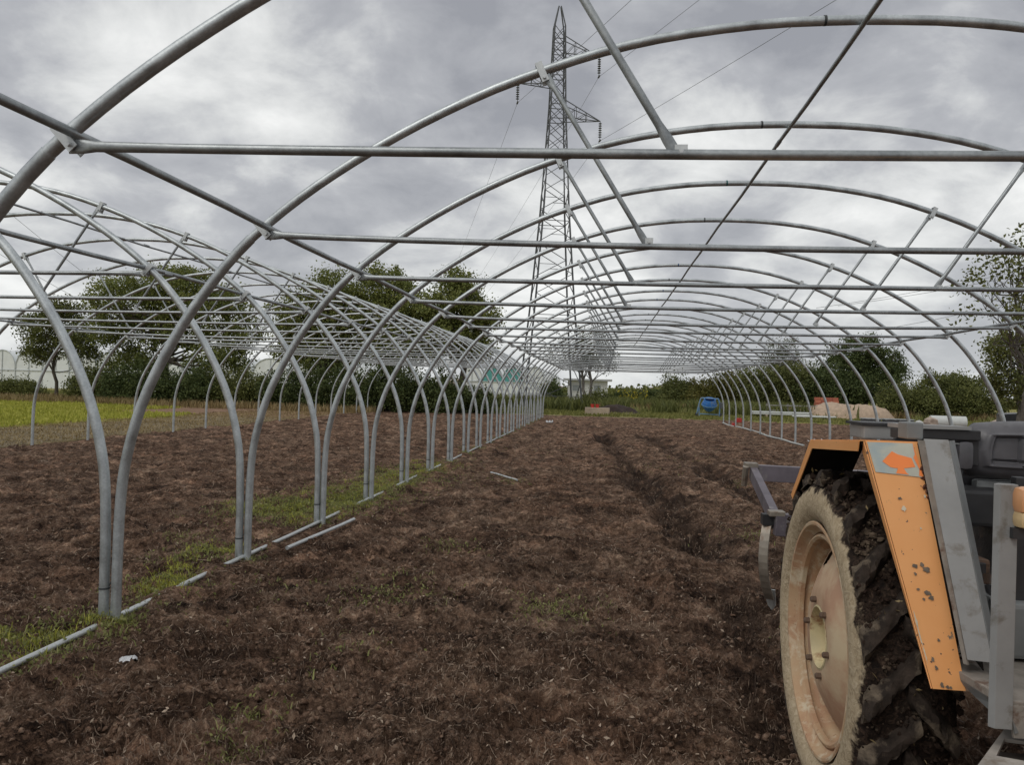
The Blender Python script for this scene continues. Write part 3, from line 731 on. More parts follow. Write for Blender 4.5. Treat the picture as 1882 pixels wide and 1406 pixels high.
def strap_mesh():
    mb = MB(); mb.lathe([(-.006, .034), (-.006, .037), (.006, .037), (.006, .034)], 'Z', 16, True); mb.box((.035, 0, .02), (.008, .004, .06), Matrix.Rotation(.5, 3, 'Y')); m = mb.mesh('strap'); m.materials.append(DARKBAND); return m
STRAP = strap_mesh()
def make_hoop(parent, k, ox, left, first):
    y = Y1+(k-1)*SP
    rr_ = random.Random(k*7+int(ox*10))
    def L(name, me, par, loc=(0, 0, 0), rot=(0, 0, 0)):
        o = bpy.data.objects.new(name, me); COL.objects.link(o); o.parent = par; o.location = loc; o.rotation_euler = rot; return o
    h = L('hoop', HOOP, parent, (ox+rr_.uniform(-.012, .012), y+SK*ox+rr_.uniform(-.02, .02), rr_.uniform(-.015, .01)), (rr_.uniform(-.003, .003), 0, math.atan(SK)))
    L('tie_bar', TIES[k % 3], h, (0, 0, rr_.uniform(-.006, .006)))
    L('brace', BRL, h, (0, 0, 0)); L('brace', BRR, h, (0, 0, 0))
    for mx in (0, 1):
        X = lambda v: W_-v if mx else v
        s = -1 if mx else 1
        L('bracket', BRK, h, (X(.935), -.0, 2.655), (0, s*-.75, 0))
        L('bracket', BRK, h, (X(2.755), 0, 3.69), (0, s*-.42, 0))
        L('bolt_clip', CLIP, h, (X(3.47), -.0, 2.59))
    c = {3: 't', 5: 'b', 6: 'b', 8: 'b', 9: 'b'}.get(k, 'd')
    if left: c = 'b' if k in (3, 5, 7) else 'd'
    L('joint_band', BAND[c], h, (4.52, 0, 3.993), (0, -.03, 0))
    if left: L('strap', STRAP, h, (W_, 0, .2+rr_.uniform(-.02, .03)))
    return h
def frame(label, ox, ks, left):
    root = empty('greenhouse_frame', (ox, Y1, 0), 0, label, 'greenhouse frame')
    root.location = (0, 0, 0)
    for k in ks: make_hoop(root, k, ox, left, k == ks[0])
    ya, yb = Y1+(ks[0]-1)*SP-3.6, Y1+(ks[-1]-1)*SP+.12
    for (x, z, rad) in ((4.73, 3.945, .0165), (.985, 2.655, .0205), (W_-.985, 2.655, .0205)):
        n = 44; mb = MB()
        P = [(ox+x, ya+(yb-ya)*i/n+SK*(ox+x), z+.008*math.sin(i*1.7)+.006*math.sin(i*.6+ox)) for i in range(n+1)]
        mb.tube(P, rad, 12); p_ = link('purlin', mb.mesh('purlin', True), GALV2, root)
        for yy in np.arange(ya+1.9 if ks[0] == 0 else ya+3, yb, 6.0):
            m2 = MB(); m2.tube([(ox+x, yy+SK*(ox+x), z), (ox+x, yy+.14+SK*(ox+x), z)], rad+.0035, 12); link('sleeve', m2.mesh('sleeve', True), GALV2, p_)
    return root
fm = frame('main bare steel hoop frame, nearest the camera with the tractor standing inside', 0., list(range(0, 21)), False)
fl_ = frame('left bare steel hoop frame, standing leg to leg beside the main one', -W_-.085, list(range(0, 21)), True)

# pipes on the ground
def ground_pipe(name, label, pts, rad, mat, lift=.0, seg=8, sub=10, sink=0.):
    P = []
    for (a, b) in zip(pts[:-1], pts[1:]):
        for i in range(sub):
            t_ = i/sub; P.append((a[0]+(b[0]-a[0])*t_, a[1]+(b[1]-a[1])*t_))
    P.append(pts[-1]); zs = [hz_(x, y) for x, y in P]
    z2 = [sum(zs[max(0, i-3):i+4])/len(zs[max(0, i-3):i+4])-sink*(.5+.5*math.sin(P[i][1]*2.9+.6)+.5*math.sin(P[i][1]*1.3+2)) for i in range(len(zs))]
    mb = MB(); mb.tube([(x, y, z+rad*.7+lift) for (x, y), z in zip(P, z2)], rad, 12); o = mb.build(name, mat, None, True)
    return tag(o, label, 'pipe')
for (ya_, yb_, za_, zb_, lab) in ((.6, 6.2, .014, .012, 'straight pale pipe at the nearest pair of legs, running out at lower left'),
                                  (6.0, 11.9, .016, .006, 'straight pale pipe half buried between the second and fourth pairs of legs'),
                                  (12.0, 17.9, .010, .006, 'straight pale pipe half buried between the fifth and seventh pairs of legs'),
                                  (18., 29.5, .012, .012, 'long pale pipe, a thin line at the foot of the distant leg pairs')):
    mb = MB(); mb.tube([(-.045+.006*math.sin(y_*1.7), y_, za_+(zb_-za_)*(y_-ya_)/(yb_-ya_)) for y_ in np.linspace(ya_, yb_, 9)], .019, 14)
    tag(mb.build('ground_pipe', ZINC, None, True), lab, 'pipe')
ground_pipe('loose_pipe', 'short loose galvanized pipe lying on the soil right of the third pair of legs', [(.22, 7.47), (.34, 9.18)], .019, ZINC, .02, sub=4)
ground_pipe('loose_rod', 'thin pale rod lying askew on the soil in the middle of the tunnel', [(1.13, 15.11), (1.75, 13.98)], .017, ZINC, .03, sub=4)
ground_pipe('ground_pipe', 'pale crooked hose running along the foot of the right-hand leg row', [(9.45, 26), (9.5, 29), (9.4, 31.5), (9.62, 34), (9.5, 37), (9.35, 40), (9.42, 43)], .03, simple('hose', (.50, .52, .50), .6), .02, sub=8)
# pale litter
for i, (px, py, s_) in enumerate([(238, 1215, .07), (1010, 777, .25), (1500, 812, .35)]):
    c = onz(px, py); r2 = np.random.default_rng(i+3); mb = MB(); n = 6
    G = [[(c[0]+(a/n-.5)*s_*1.3+r2.normal()*s_*.06, c[1]+(b/n-.5)*s_+r2.normal()*s_*.06, hz_(c[0], c[1])+.01+abs(r2.normal())*s_*.22) for b in range(n+1)] for a in range(n+1)]
    mb.add([p for row in G for p in row], [(a*(n+1)+b, (a+1)*(n+1)+b, (a+1)*(n+1)+b+1, a*(n+1)+b+1) for a in range(n) for b in range(n)])
    tag(mb.build('plastic_scrap', simple('scrap', (.62, .63, .64), .5), None, True), ['crumpled pale plastic scrap on the soil in the left foreground', 'small pale scrap on the soil near the last left hoop', 'white sheeting bunched at a right-hand hoop foot'][i], 'scrap')

# ------------------------------------------------------------------ pylon
def pylon():
    bx, by = -.88, 61.; ph = R(12.6)
    root = empty('power_pylon', (bx, by, 0), ph, 'tall grey steel lattice power pylon with three crossarms behind the frames', 'pylon')
    half = lambda z: np.interp(z, [0, 8, 15, 23, 29, 30.7], [2.15, 1.45, .95, .56, .40, .06])
    sy = 1.0
    def cn(z, i):
        h_ = float(half(z)); sx, s2 = [(-1, -1), (1, -1), (1, 1), (-1, 1)][i]; return Vector((sx*h_*1.0, s2*h_*sy, z))
    lev = [0, 1.9, 3.7, 5.4, 7, 8.6, 10.1, 11.5, 12.8, 14.1, 15.3, 16.4, 17.5, 18.6, 19.7, 20.8, 21.9, 23.0, 24.1, 25.2, 26.2, 27.1, 28.0, 29.0]
    for i in range(4):
        mb = MB(); lv = lev+[30.6]
        for a, b in zip(lv[:-1], lv[1:]): mb.bar(cn(a, i), cn(b, i), .10 if a < 16 else .075)
        link('leg', mb.mesh('leg'), STEELDARK, root)
    for f in range(4):
        mb = MB()
        for j, (a, b) in enumerate(zip(lev[:-1], lev[1:])):
            i0, i1 = f, (f+1) % 4
            if a < 16:
                if j % 2: mb.bar(cn(a, i0), cn(b, i1), .05)
                else: mb.bar(cn(a, i1), cn(b, i0), .05)
                if j % 2 == 0: mb.bar((cn(a, i0)+cn(b, i0))/2, (cn(b, i0)+cn(a, i1))/2, .035)
            else:
                mb.bar(cn(a, i0), cn(b, i1), .042)
                if a > 19.5: mb.bar(cn(a, i1), cn(b, i0), .042)
            if a in (0, 7, 14.1, 21.9, 23.0, 25.2, 27.1) or a > 27: mb.bar(cn(a, i0), cn(a, i1), .05)
        link('lattice', mb.mesh('lattice'), STEELDARK, root)
    def ins(parent, p, n=7):
        mb = MB(); prof = [(0, .0), (0, .02)]
        z = 0
        for k in range(n):
            prof += [(-.12-k*.17, .03), (-.16-k*.17, .13), (-.19-k*.17, .13), (-.20-k*.17, .03)]
        prof += [(-.2-n*.17, .02), (-.2-n*.17, 0)]
        mb.lathe(prof, 'Z', 10); o = link('insulator', mb.mesh('insulator', True), INSUL, parent, p)
        mb = MB(); mb.box((0, 0, -.30-n*.17), (.12, .5, .06)); mb.box((0, .1, -.25-n*.17), (.05, .05, .22)); link('clamp', mb.mesh('clamp'), STEELDARK, o)
    tips = []
    for side, zt, zb, L in ((1, 23.3, 22.0, 3.35), (1, 28.2, 26.9, 3.15), (-1, 25.7, 24.5, 3.05)):
        mb = MB(); tip = Vector((side*L, 0, zb+.05)); h1, h2 = float(half(zt)), float(half(zb))
        for s2 in (-1, 1):
            A = Vector((side*h1, s2*h1, zt)); Bp = Vector((side*h2, s2*h2, zb))
            mb.bar(A, tip, .055); mb.bar(Bp, tip, .055); mb.bar(A, Bp, .05)
            for t_ in (.3, .6): mb.bar(A.lerp(tip, t_), Bp.lerp(tip, t_), .035); mb.bar(A.lerp(tip, t_), Bp.lerp(tip, t_-.3 if t_ > .3 else .0), .035)
        for t_ in (.3, .6): mb.bar(Vector((side*h2, -h2, zb)).lerp(tip, t_), Vector((side*h2, h2, zb)).lerp(tip, t_), .035); mb.bar(Vector((side*h2, -h2, zb)).lerp(tip, t_-.3), Vector((side*h2, h2, zb)).lerp(tip, t_), .035)
        ca = link('crossarm', mb.mesh('crossarm'), STEELDARK, root); ins(ca, tip)
        w = Matrix.Rotation(ph, 3, 'Z') @ Vector((tip.x, 0, tip.z-1.5)); tips.append(Vector((w.x+bx, w.y+by, w.z)))
    return tips
tips = pylon()
WIRE = simple('wire', (.16, .165, .17), .5, .5)
def wire(label, P, rad=.016, sag=.0):
    mb = MB(); pts = []
    for a, b in zip(P[:-1], P[1:]):
        a = Vector(a); b = Vector(b); n = 26
        for i in range(n):
            t_ = i/n; p = a.lerp(b, t_); p.z -= 4*sag*t_*(1-t_); pts.append(p)
    pts.append(Vector(P[-1])); mb.tube(pts, rad, 5); tag(mb.build('power_line', WIRE), label, 'cable', 'wires of the power line')
dn = Vector((10.55, -22.4, 0)); df = Vector((-13.3, 52, -1.2))
for tp, lab in zip(tips, ('power line wire on the lowest right crossarm of the pylon', 'power line wire on the upper right crossarm of the pylon', 'power line wire on the left crossarm of the pylon')):
    wire(lab, [tp+dn*4.2, tp, tp+df*2.6], .013, .9)
# a second, farther line crossing behind on both sides
for lab, a, b in (('upper distant wire seen through the right-hand hoops', at(1500, 566, 150), at(1900, 492, 150)), ('middle distant wire seen through the right-hand hoops', at(1540, 562, 150), at(1900, 500, 150)),
                  ('lower distant wire seen through the right-hand hoops', at(1590, 610, 150), at(1900, 545, 150)),
                  ('upper thin wire in the sky over the left tunnel frame', at(-60, 325, 120), at(250, 575, 120)), ('lower thin wire in the sky over the left tunnel frame', at(-60, 430, 120), at(240, 600, 120))):
    wire(lab, [a, b], .035, .4)

# ------------------------------------------------------------------ plastic greenhouses and other far things
FILM = simple('greenhouse_film', (.74, .77, .76), .35, 0, .06, 1.5)
FILM2 = simple('greenhouse_film_bright', (.78, .81, .80), .35, 0, .08, 1.0)
FRAMEG = simple('frame_grey', (.50, .53, .53), .6, .1)
TEAL = simple('teal_panel', (.10, .36, .34), .5, 0, .1)
def covered(label, px0, px1, Y, n, hg, hp, teal=None, mat=FILM, depth=30):
    a = at(px0, 700, Y); b = at(px1, 700, Y); w = (b[0]-a[0])/n
    root = empty('plastic_greenhouse', (a[0], Y, 0), 0, label, 'greenhouse')
    for i in range(n):
        arc = [(i*w+w*(.5-.5*math.cos(PI*t_/10)), hg+(hp-hg)*math.sin(PI*t_/10)**.8) for t_ in range(11)]
        mb = MB(); V = [(x, 0, z) for x, z in arc]+[(x, depth, z) for x, z in arc]
        mb.add(V, [(j, j+1, j+12, j+11) for j in range(10)]); link('roof_film', mb.mesh('roof_film', True), mat, root)
        mb = MB(); mb.add([(x, .02, z) for x, z in arc], [tuple(range(11))]); link('gable', mb.mesh('gable'), TEAL if teal and i in teal else mat, root)
        mb = MB(); mb.add([(i*w+.03, .01, 0), ((i+1)*w-.03, .01, 0), ((i+1)*w-.03, .01, hg-.05), (i*w+.03, .01, hg-.05)], [(0, 1, 2, 3)]); link('wall_panel', mb.mesh('wall_panel'), mat, root)
        mb = MB(); mb.tube([(x, -.03, z) for x, z in arc], .05, 6); mb.bar((i*w, -.03, 0), (i*w, -.03, hg), .09); mb.bar((i*w, -.04, hg), ((i+1)*w, -.04, hg), .08); mb.bar((i*w+w*.5, -.03, 0), (i*w+w*.5, -.03, hp), .06)
        link('rib', mb.mesh('rib'), FRAMEG, root)
covered('whitish plastic-covered multi-bay greenhouse at the left edge behind the trees', -70, 330, 80, 8, 1.85, 4.0)
covered('pale plastic greenhouse glimpsed between the two left tree crowns', 400, 660, 84, 4, 1.85, 3.9)
covered('pale greenhouse with two teal gable ends behind the far hoop legs', 848, 1000, 78, 4, 2.0, 3.55, (1, 2), FILM2)
def white_house():
    a = at(1040, 735, 110); root = empty('white_house', (a[0], 110, 0), 0, 'far white house with a flat overhanging roof and a chimney', 'house')
    WH = simple('white_render', (.55, .56, .56), .8); RF = simple('roof_grey', (.42, .43, .44), .7)
    mb = MB(); mb.box((2.9, 3, 1.3), (5.4, 6, 2.6)); link('wall', mb.mesh('wall'), WH, root)
    rf = MB(); rf.box((2.9, 2.9, 2.75), (6.6, 7, .25)); ro = link('roof', rf.mesh('roof'), RF, root)
    c = MB(); c.box((3.1, 3, 3.3), (.3, .3, .9)); link('chimney', c.mesh('chimney'), RF, ro)
    for x in (1.3, 4.2):
        w = MB(); w.box((x, -.03, 1.6), (.9, .06, .8)); wi = link('window', w.mesh('window'), simple('dark_window', (.22, .24, .25), .3), root)
        f = MB(); f.box((x, -.05, 2.03), (1.0, .08, .06)); f.box((x, -.05, 1.17), (1.0, .08, .06)); link('frame', f.mesh('frame'), WH, wi)
white_house()
def rise():
    mb = MB(); V = []; F = []
    n = 60
    for i in range(n+1):
        x = -60+200*i/n
        for j in range(7): V.append((x, 260+j*25, -.3+[0, 1.3, 3., 4.4, 5.2, 5.4, 0][j]*(.6+.35*math.sin(i*.21+1)+.1*math.sin(i*.7))))
    F = [(i*7+j, (i+1)*7+j, (i+1)*7+j+1, i*7+j+1) for i in range(n) for j in range(6)]
    mb.add(V, F); tag(mb.build('far_hill', simple('far_field', (.24, .18, .13), .9, 0, .25, .03), None, True), kind='structure')
rise()
# cement mixer
def mixer():
    BL = simple('mixer_blue', (.035, .17, .50), .4, 0, .2, 4, 0, (.22, .22, .2), .25); BLF = simple('mixer_frame', (.13, .26, .42), .5, 0, .25, 5, 0, (.3, .3, .28), .4)
    c = onz(1303, 768); root = empty('cement_mixer', (c[0], c[1], hz_(c[0], c[1])), .05, 'blue cement mixer standing on the grass beyond the last hoops', 'cement mixer')
    dm = MB(); dm.lathe([(-.46, 0), (-.46, .10), (-.36, .24), (-.08, .44), (.10, .45), (.36, .34), (.38, .35), (.36, .30), (.1, .42)], 'Z', 24)
    d = link('drum', dm.mesh('drum', True), BL, root, (0, 0, .83), (.35, 0, 0))
    mb = MB(); mb.lathe([(-.03, .455), (-.03, .49), (.03, .49), (.03, .455)], 'Z', 24, True); link('ring_gear', mb.mesh('ring_gear'), BLF, d)
    fr = MB(); P = [(-.72, 0, .02), (-.60, 0, .75), (-.46, 0, 1.22), (.46, 0, 1.22), (.60, 0, .75), (.72, 0, .02)]
    fr.tube([(-.52, 0, 1.24), (.56, 0, 1.20)], .045, 8); fr.tube([(-.52, 0, 1.24), (-.64, 0, .85), (-.60, 0, .12)], .04, 8); fr.tube([(.56, 0, 1.20), (.66, 0, .85), (.62, 0, .1)], .04, 8)
    fr.tube([(-.6, 0, .25), (.62, 0, .22)], .035, 8); fr.tube([(-.6, -.35, .05), (-.6, .35, .05)], .035, 8); fr.tube([(.62, -.35, .05), (.62, .35, .05)], .035, 8)
    fr.tube([(-.66, 0, .8), (-.78, 0, .12)], .03, 8)
    link('frame', fr.mesh('frame', True), BLF, root)
    RB = simple('rubber', (.03, .03, .03), .8)
    for x in (-.76, .72):
        w = MB(); w.lathe([(-.05, .06), (-.06, .16), (.06, .16), (.05, .06)], 'X', 18, True); link('wheel', w.mesh('wheel', True), RB, root, (x, .1, .16))
    m = MB(); m.box((.76, 0, .80), (.24, .42, .40)); link('motor', m.mesh('motor', False, .03), STEELDARK, root)
mixer()
# timber frame with red pots, soil heap
def far_bits():
    WOOD = simple('pale_timber', (.40, .32, .24), .8, 0, .2, 5); RED = simple('red_plastic', (.50, .04, .03), .5)
    a = onz(1066, 766); b = onz(1100, 772)
    mb = MB(); mb.box((2.85, 50., .22), (1.5, 1.0, .45)); tag(mb.build('timber_box', WOOD, None, False, .01), 'low pale timber box left of the dark soil heap', 'box')
    for x, lab in ((2.55, 'left red bucket on the pale timber box'), (2.85, 'right red bucket on the pale timber box')):
        m = MB(); m.lathe([(0, 0), (0, .09), (.22, .12), (.22, .105), (.02, .08)], 'Z', 14); t = empty('bucket', (x, 50, .445), 0, lab, 'bucket', 'red buckets on the timber box')
        link('pail', m.mesh('pail', True), RED, t); h = MB(); h.tube([(-.115, 0, .2), (-.07, 0, .3), (0, 0, .335), (.07, 0, .3), (.115, 0, .2)], .006, 5); link('handle', h.mesh('handle'), STEELDARK, t)
    mb = MB(); mb.box((4.1, 51.4, .06), (2.2, .2, .12)); tag(mb.build('timber_board', WOOD), 'pale board lying at the foot of the dark soil heap', 'board')
    def heap(name, label, c, rx, ry, h, mat, seed, cat='heap', flat=.0):
        n = 44; xs = np.linspace(-1.15, 1.15, n); X, Y = np.meshgrid(xs, xs); d = np.hypot(X, Y)
        Z = h*np.clip(1-d**(1.6+flat*3), -.2, 1)+fbm(X*rx+seed, Y*ry, 1.1, 5, seed)*h*.28
        V = np.stack([c[0]+X*rx, c[1]+Y*ry, np.where(d > 1.02, -.2, Z)], -1).reshape(-1, 3); idx = np.arange(n*n).reshape(n, n)
        F = np.stack([idx[:-1, :-1], idx[:-1, 1:], idx[1:, 1:], idx[1:, :-1]], -1).reshape(-1, 4)
        tag(link(name, np_mesh(name, V, F, True), mat), label, cat)
    heap('soil_heap', 'low heap of dark soil at the far end of the main tunnel', (4.0, 53.5), 1.8, 1.2, .62, simple('dark_soil', (.035, .022, .017), .95, 0, .5, 5, .6), 4)
    heap('sand_heap', 'broad pinkish sand heap beyond the right-hand hoops', (19.9, 58.), 3.2, 2.2, .98, simple('sand', (.44, .33, .24), .9, 0, .2, 4, .5), 9, 'heap', 1.0)
    # stack of red bricks behind the sand
    t = empty('brick_stack', (19.6, 60.5, 0), 0, 'stack of red bricks just showing above the sand heap', 'bricks')
    BR = [simple('brick_red', c, .9, 0, .15, 6) for c in ((.42, .13, .08), (.36, .11, .07), (.48, .17, .10))]
    bm_ = [None]*3
    for i in range(3):
        m = MB(); m.box((0, 0, 0), (.40, .22, .20)); bm_[i] = m.mesh('brick', False, .006); bm_[i].materials.append(BR[i])
    for z in range(7):
        for x in range(4): link('brick', bm_[(x*2+z) % 3], None, t, (-1.0+x*.415+(z % 2)*.04, 0, .10+z*.206))
    # bundles of white bars, sheeting roll, stones
    WHT = simple('white_sheeting', (.56, .58, .56), .5, 0, .08, 4); 
    a = onz(1470, 772)
    def bundle(label, cx, cy, L, n, z0, rz):
        t = empty('pipe_bundle', (cx, cy, z0), rz, label, 'pipes')
        m = MB(); m.tube([(-L/2, 0, 0), (L/2, 0, 0)], .055, 8); me = m.mesh('pipe', True); me.materials.append(WHT)
        for i in range(n): link('pipe', me, None, t, (random.uniform(-.2, .2), (i % 5)*.115, .06+(i//5)*.11))
        for x in (-L*.3, L*.3):
            s_ = MB(); s_.box((x, .23, -.05), (.12, .8, .12)); link('support', s_.mesh('support'), WOOD, t)
    bundle('long stack of white pipes on low supports beyond the right hoop legs', 14.9, 54.2, 3.6, 10, .22, -.02)
    bundle('second shorter stack of white pipes ending at the sand heap', 16.6, 52.8, 2.4, 5, .16, .03)
    def roll(label, px, Y, L, rad):
        p = at(px, 770, Y); t = empty('sheeting_roll', (p[0], Y, 0), -.1, label, 'roll')
        m = MB(); m.lathe([(-L/2, rad*.25), (-L/2, rad), (L/2, rad), (L/2, rad*.25)], 'X', 24, True); link('sheeting', m.mesh('sheeting', True), WHT, t, (0, 0, rad))
        m = MB(); m.lathe([(-L/2-.05, 0), (-L/2-.05, rad*.22), (L/2+.05, rad*.22), (L/2+.05, 0)], 'X', 12); link('core', m.mesh('core', True), WOOD, t, (0, 0, rad))
    roll('big roll of white sheeting lying in front of the round bush on the right', 1742, 46, 1.75, .34)
    def stone(label, px, py, Y, s_, mat, seed):
        p = at(px, py, Y); rs = np.random.default_rng(seed); bm = bmesh.new(); bmesh.ops.create_icosphere(bm, subdivisions=2, radius=1)
        for v in bm.verts:
            k = 1+rs.normal()*.07; v.co = Vector((v.co.x*s_[0]*k, v.co.y*s_[1]*k, v.co.z*s_[2]*k))
        me = bpy.data.meshes.new('stone'); bm.to_mesh(me); bm.free(); tag(link('stone', me, mat, None, (p[0], Y, s_[2]*.8)), label, 'stone')
    ST = simple('pink_stone', (.42, .34, .28), .9, 0, .2, 3, .4); ST2 = simple('dark_stone', (.12, .09, .08), .9, 0, .3, 3, .4)
    stone('pinkish boulder between the right hoop legs', 1713, 768, 46, (.42, .4, .36), ST, 1)
    stone('small dark boulder beside the white sheeting roll', 1738, 772, 48, (.32, .3, .24), ST2, 2)
    stone('pale block at the right edge above the tractor seat', 1843, 766, 44, (.7, .4, .36), ST, 3)
    stone('pale stone left of the pinkish boulder', 1690, 772, 47, (.26, .3, .2), simple('pale_stone', (.5, .5, .48), .9), 4)
    # greenish trough lids
    for px, w_, lab in ((1600, .55, 'grey trough behind the orange tractor mudguard'), (1650, .9, 'second grey trough behind the tractor mudguard')):
        p = at(px, 775, 45); t = empty('trough', (p[0], 45, 0), 0, lab, 'trough'); m = MB(); m.box((0, 0, .2), (w_*1.6, .6, .4)); link('tub', m.mesh('tub', False, .03), STEELDARK, t)
        m = MB(); m.box((0, 0, .43), (w_*1.7, .7, .05)); link('rim', m.mesh('rim'), GALV, t)
    # red objects by the hoop foot
    for px, py, s_, lab in ((1357, 776, .17, 'larger red canister by the right hoop legs'), (1349, 782, .11, 'smaller red canister by the right hoop legs')):
        c = onz(px, py); t = empty('canister', (c[0], c[1], hz_(c[0], c[1])), .4, lab, 'canister', 'red canisters'); m = MB(); m.box((0, 0, s_*.7), (s_*2, s_*1.1, s_*1.4)); link('body', m.mesh('body', False, .03), RED, t)
        m = MB(); m.lathe([(0, 0), (0, .03), (.05, .03), (.05, 0)], 'Z', 10); link('cap', m.mesh('cap'), DARKBAND, t, (s_*.5, 0, s_*1.4))
    # wooden rail in the pale reeds
    t = empty('low_fence', (16.2, 57.5, 0), 0, 'low grey rail fence beside the sand heap', 'fence')
    for z in (.45, .8):
        m = MB(); m.bar((-1.8, 0, z), (2.4, 0, z+.03), .08); link('rail', m.mesh('rail'), simple('grey_wood', (.3, .29, .27), .9), t)
    for x in (-1.7, -.3, 1.1, 2.3):
        m = MB(); m.bar((x, .06, 0), (x, .06, .95), .09); link('post', m.mesh('post'), BARKG, t)
    # dark vehicle at the right edge
    p = at(1905, 760, 38); t = empty('parked_van', (p[0], 38, 0), -.25, 'dark vehicle cut by the right edge, its window showing blue', 'van')
    BK = simple('black_paint', (.02, .022, .026), .35); GL = simple('blue_window', (.14, .22, .34), .12)
    m = MB(); m.prism([(-1.4, -.85, .35), (-1.4, -.85, 1.02), (-.62, -.85, 1.08), (2.9, -.85, 1.08), (2.9, -.85, .35)], (0, 1.7, 0)); bd = link('body', m.mesh('body', False, .06), BK, t)
    m = MB(); m.prism([(-.62, -.8, 1.085), (-.35, -.75, 1.85), (2.6, -.75, 1.9), (2.8, -.8, 1.085)], (0, 1.5, 0)); link('cabin', m.mesh('cabin', False, .05), BK, t)
    m = MB(); m.add([(-.56, -.84, 1.14), (.5, -.84, 1.14), (.5, -.79, 1.78), (-.34, -.79, 1.78)], [(0, 1, 2, 3)]); link('window', m.mesh('window'), GL, t)
    for x in (-.8, 2.1):
        for y_ in (-.78, .78):
            w = MB(); w.lathe([(-.1, .18), (-.11, .34), (.11, .34), (.1, .18)], 'Y', 20, True); link('wheel', w.mesh('wheel', True), DARKBAND, t, (x, y_, .34))
    m = MB(); m.box((-1.43, 0, .5), (.1, 1.7, .2)); link('bumper', m.mesh('bumper', False, .02), STEELDARK, t)
far_bits()

# ------------------------------------------------------------------ tractor
def orange_mat():
    m, t, b = mat_new('orange_paint')
    a = noise(t, 3., 5, .6); c = ramp(t, a, [(.3, (.78, .33, .10)), (.7, (.86, .41, .155))])
    fade = noise(t, 1.1, 3, .5); c = mixc(t, math_(t, 'MULTIPLY', fade, .35), c, (.76, .42, .19))
    sp = noise(t, 60., 3, .5); k = ramp(t, sp, [(.70, g(0)), (.72, g(1))]); c = mixc(t, k, c, (.16, .10, .07))
    ch = noise(t, 11., 7, .7, .4); k2 = ramp(t, ch, [(.665, g(0)), (.685, g(1))]); c = mixc(t, k2, c, (.17, .15, .12))
    t.links.new(c, b.inputs['Base Color']); b.inputs['Roughness'].default_value = .5; b.inputs['Specular IOR Level'].default_value = .35
    bump(t, b, math_(t, 'ADD', noise(t, 5., 3), math_(t, 'MULTIPLY', k2, -1.)), .12, .01); return m
ORANGE = orange_mat()
GREYP = simple('grey_paint', (.20, .21, .21), .6, .1, .18, 5, .15, (.145, .135, .12), .2, 5)
GREYP2 = simple('grey_paint_light', (.27, .27, .265), .55, .1, .15, 5, .15, (.19, .175, .155), .25, 9)
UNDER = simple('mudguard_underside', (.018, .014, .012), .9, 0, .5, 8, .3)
RUSTY = simple('rusty_plate', (.26, .235, .205), .8, .1, .35, 9, .4, (.15, .10, .075), .3, 9)
BLKV = simple('black_vinyl', (.10, .097, .105), .42, 0, .2, 12, .1, (.07, .065, .06), .25, 6)
BLACKM = simple('black_metal', (.03, .03, .032), .5, .1, .3, 9)
GREASE = simple('greasy_cast', (.09, .075, .065), .6, .2, .5, 10, .5, (.20, .12, .08), .4, 5)
def rim_mat():
    m, t, b = mat_new('rim_rust_cream')
    a = noise(t, 4., 6, .65, .5); c = ramp(t, a, [(.36, (.50, .37, .23)), (.5, (.48, .31, .18)), (.62, (.42, .24, .14)), (.7, (.58, .47, .30))])
    d = noise(t, 9., 7, .7, .5); k = ramp(t, d, [(.5, g(0)), (.62, g(1))]); c = mixc(t, math_(t, 'MULTIPLY', k, .9), c, (.62, .53, .38))
    s = noise(t, 38., 6, .7); k3 = ramp(t, s, [(.62, g(0)), (.68, g(1))]); c = mixc(t, k3, c, (.24, .11, .055))
    t.links.new(c, b.inputs['Base Color']); b.inputs['Roughness'].default_value = .75; bump(t, b, s, .3, .004); return m
RIM = rim_mat()
DISC = simple('disc_salmon', (.46, .275, .175), .65, 0, .15, 3, .15, (.58, .46, .30), .72, 3.2)
NUTM = simple('rusty_nut', (.13, .085, .06), .85, .1, .3, 20)
CREAM = simple('hub_cream', (.56, .47, .27), .6, 0, .2, 6, .1, (.30, .16, .08), .35, 10)
def tyre_mat():
    m, t, b = mat_new('muddy_tyre')
    c_ = t.nodes.new('ShaderNodeTexCoord'); s = t.nodes.new('ShaderNodeSeparateXYZ'); t.links.new(c_.outputs['Object'], s.inputs[0])
    rad = math_(t, 'SQRT', math_(t, 'ADD', math_(t, 'MULTIPLY', s.outputs[1], s.outputs[1]), math_(t, 'MULTIPLY', s.outputs[2], s.outputs[2])))
    n1_ = noise(t, 14., 6, .65, .4); nn = noise(t, 42., 6, .7, 1.)
    # mud reaches to the shoulder with a ragged edge
    edge = math_(t, 'ADD', rad, math_(t, 'MULTIPLY', math_(t, 'SUBTRACT', n1_, .5), .16))
    inx = math_(t, 'MULTIPLY', s.outputs[0], .55); edge = math_(t, 'ADD', edge, inx)
    k = ramp(t, edge, [(.592, g(0)), (.612, g(1))])
    dust = ramp(t, nn, [(.3, (.30, .225, .14)), (.5, (.47, .375, .25)), (.7, (.60, .50, .355))])
    mud = ramp(t, nn, [(.35, (.010, .007, .006)), (.5, (.028, .018, .013)), (.62, (.07, .045, .032)), (.74, (.14, .095, .065))])
    dp = noise(t, 8., 6, .7, .6); k2 = ramp(t, dp, [(.56, g(0)), (.72, g(1))])
    mud = mixc(t, math_(t, 'MULTIPLY', k2, .6), mud, (.15, .115, .08))
    t.links.new(mixc(t, k, dust, mud), b.inputs['Base Color']); b.inputs['Roughness'].default_value = .9; b.inputs['Specular IOR Level'].default_value = .2
    bump(t, b, nn, .8, .012); return m
TYRE = tyre_mat()
RIMR, TYR = .46, .645
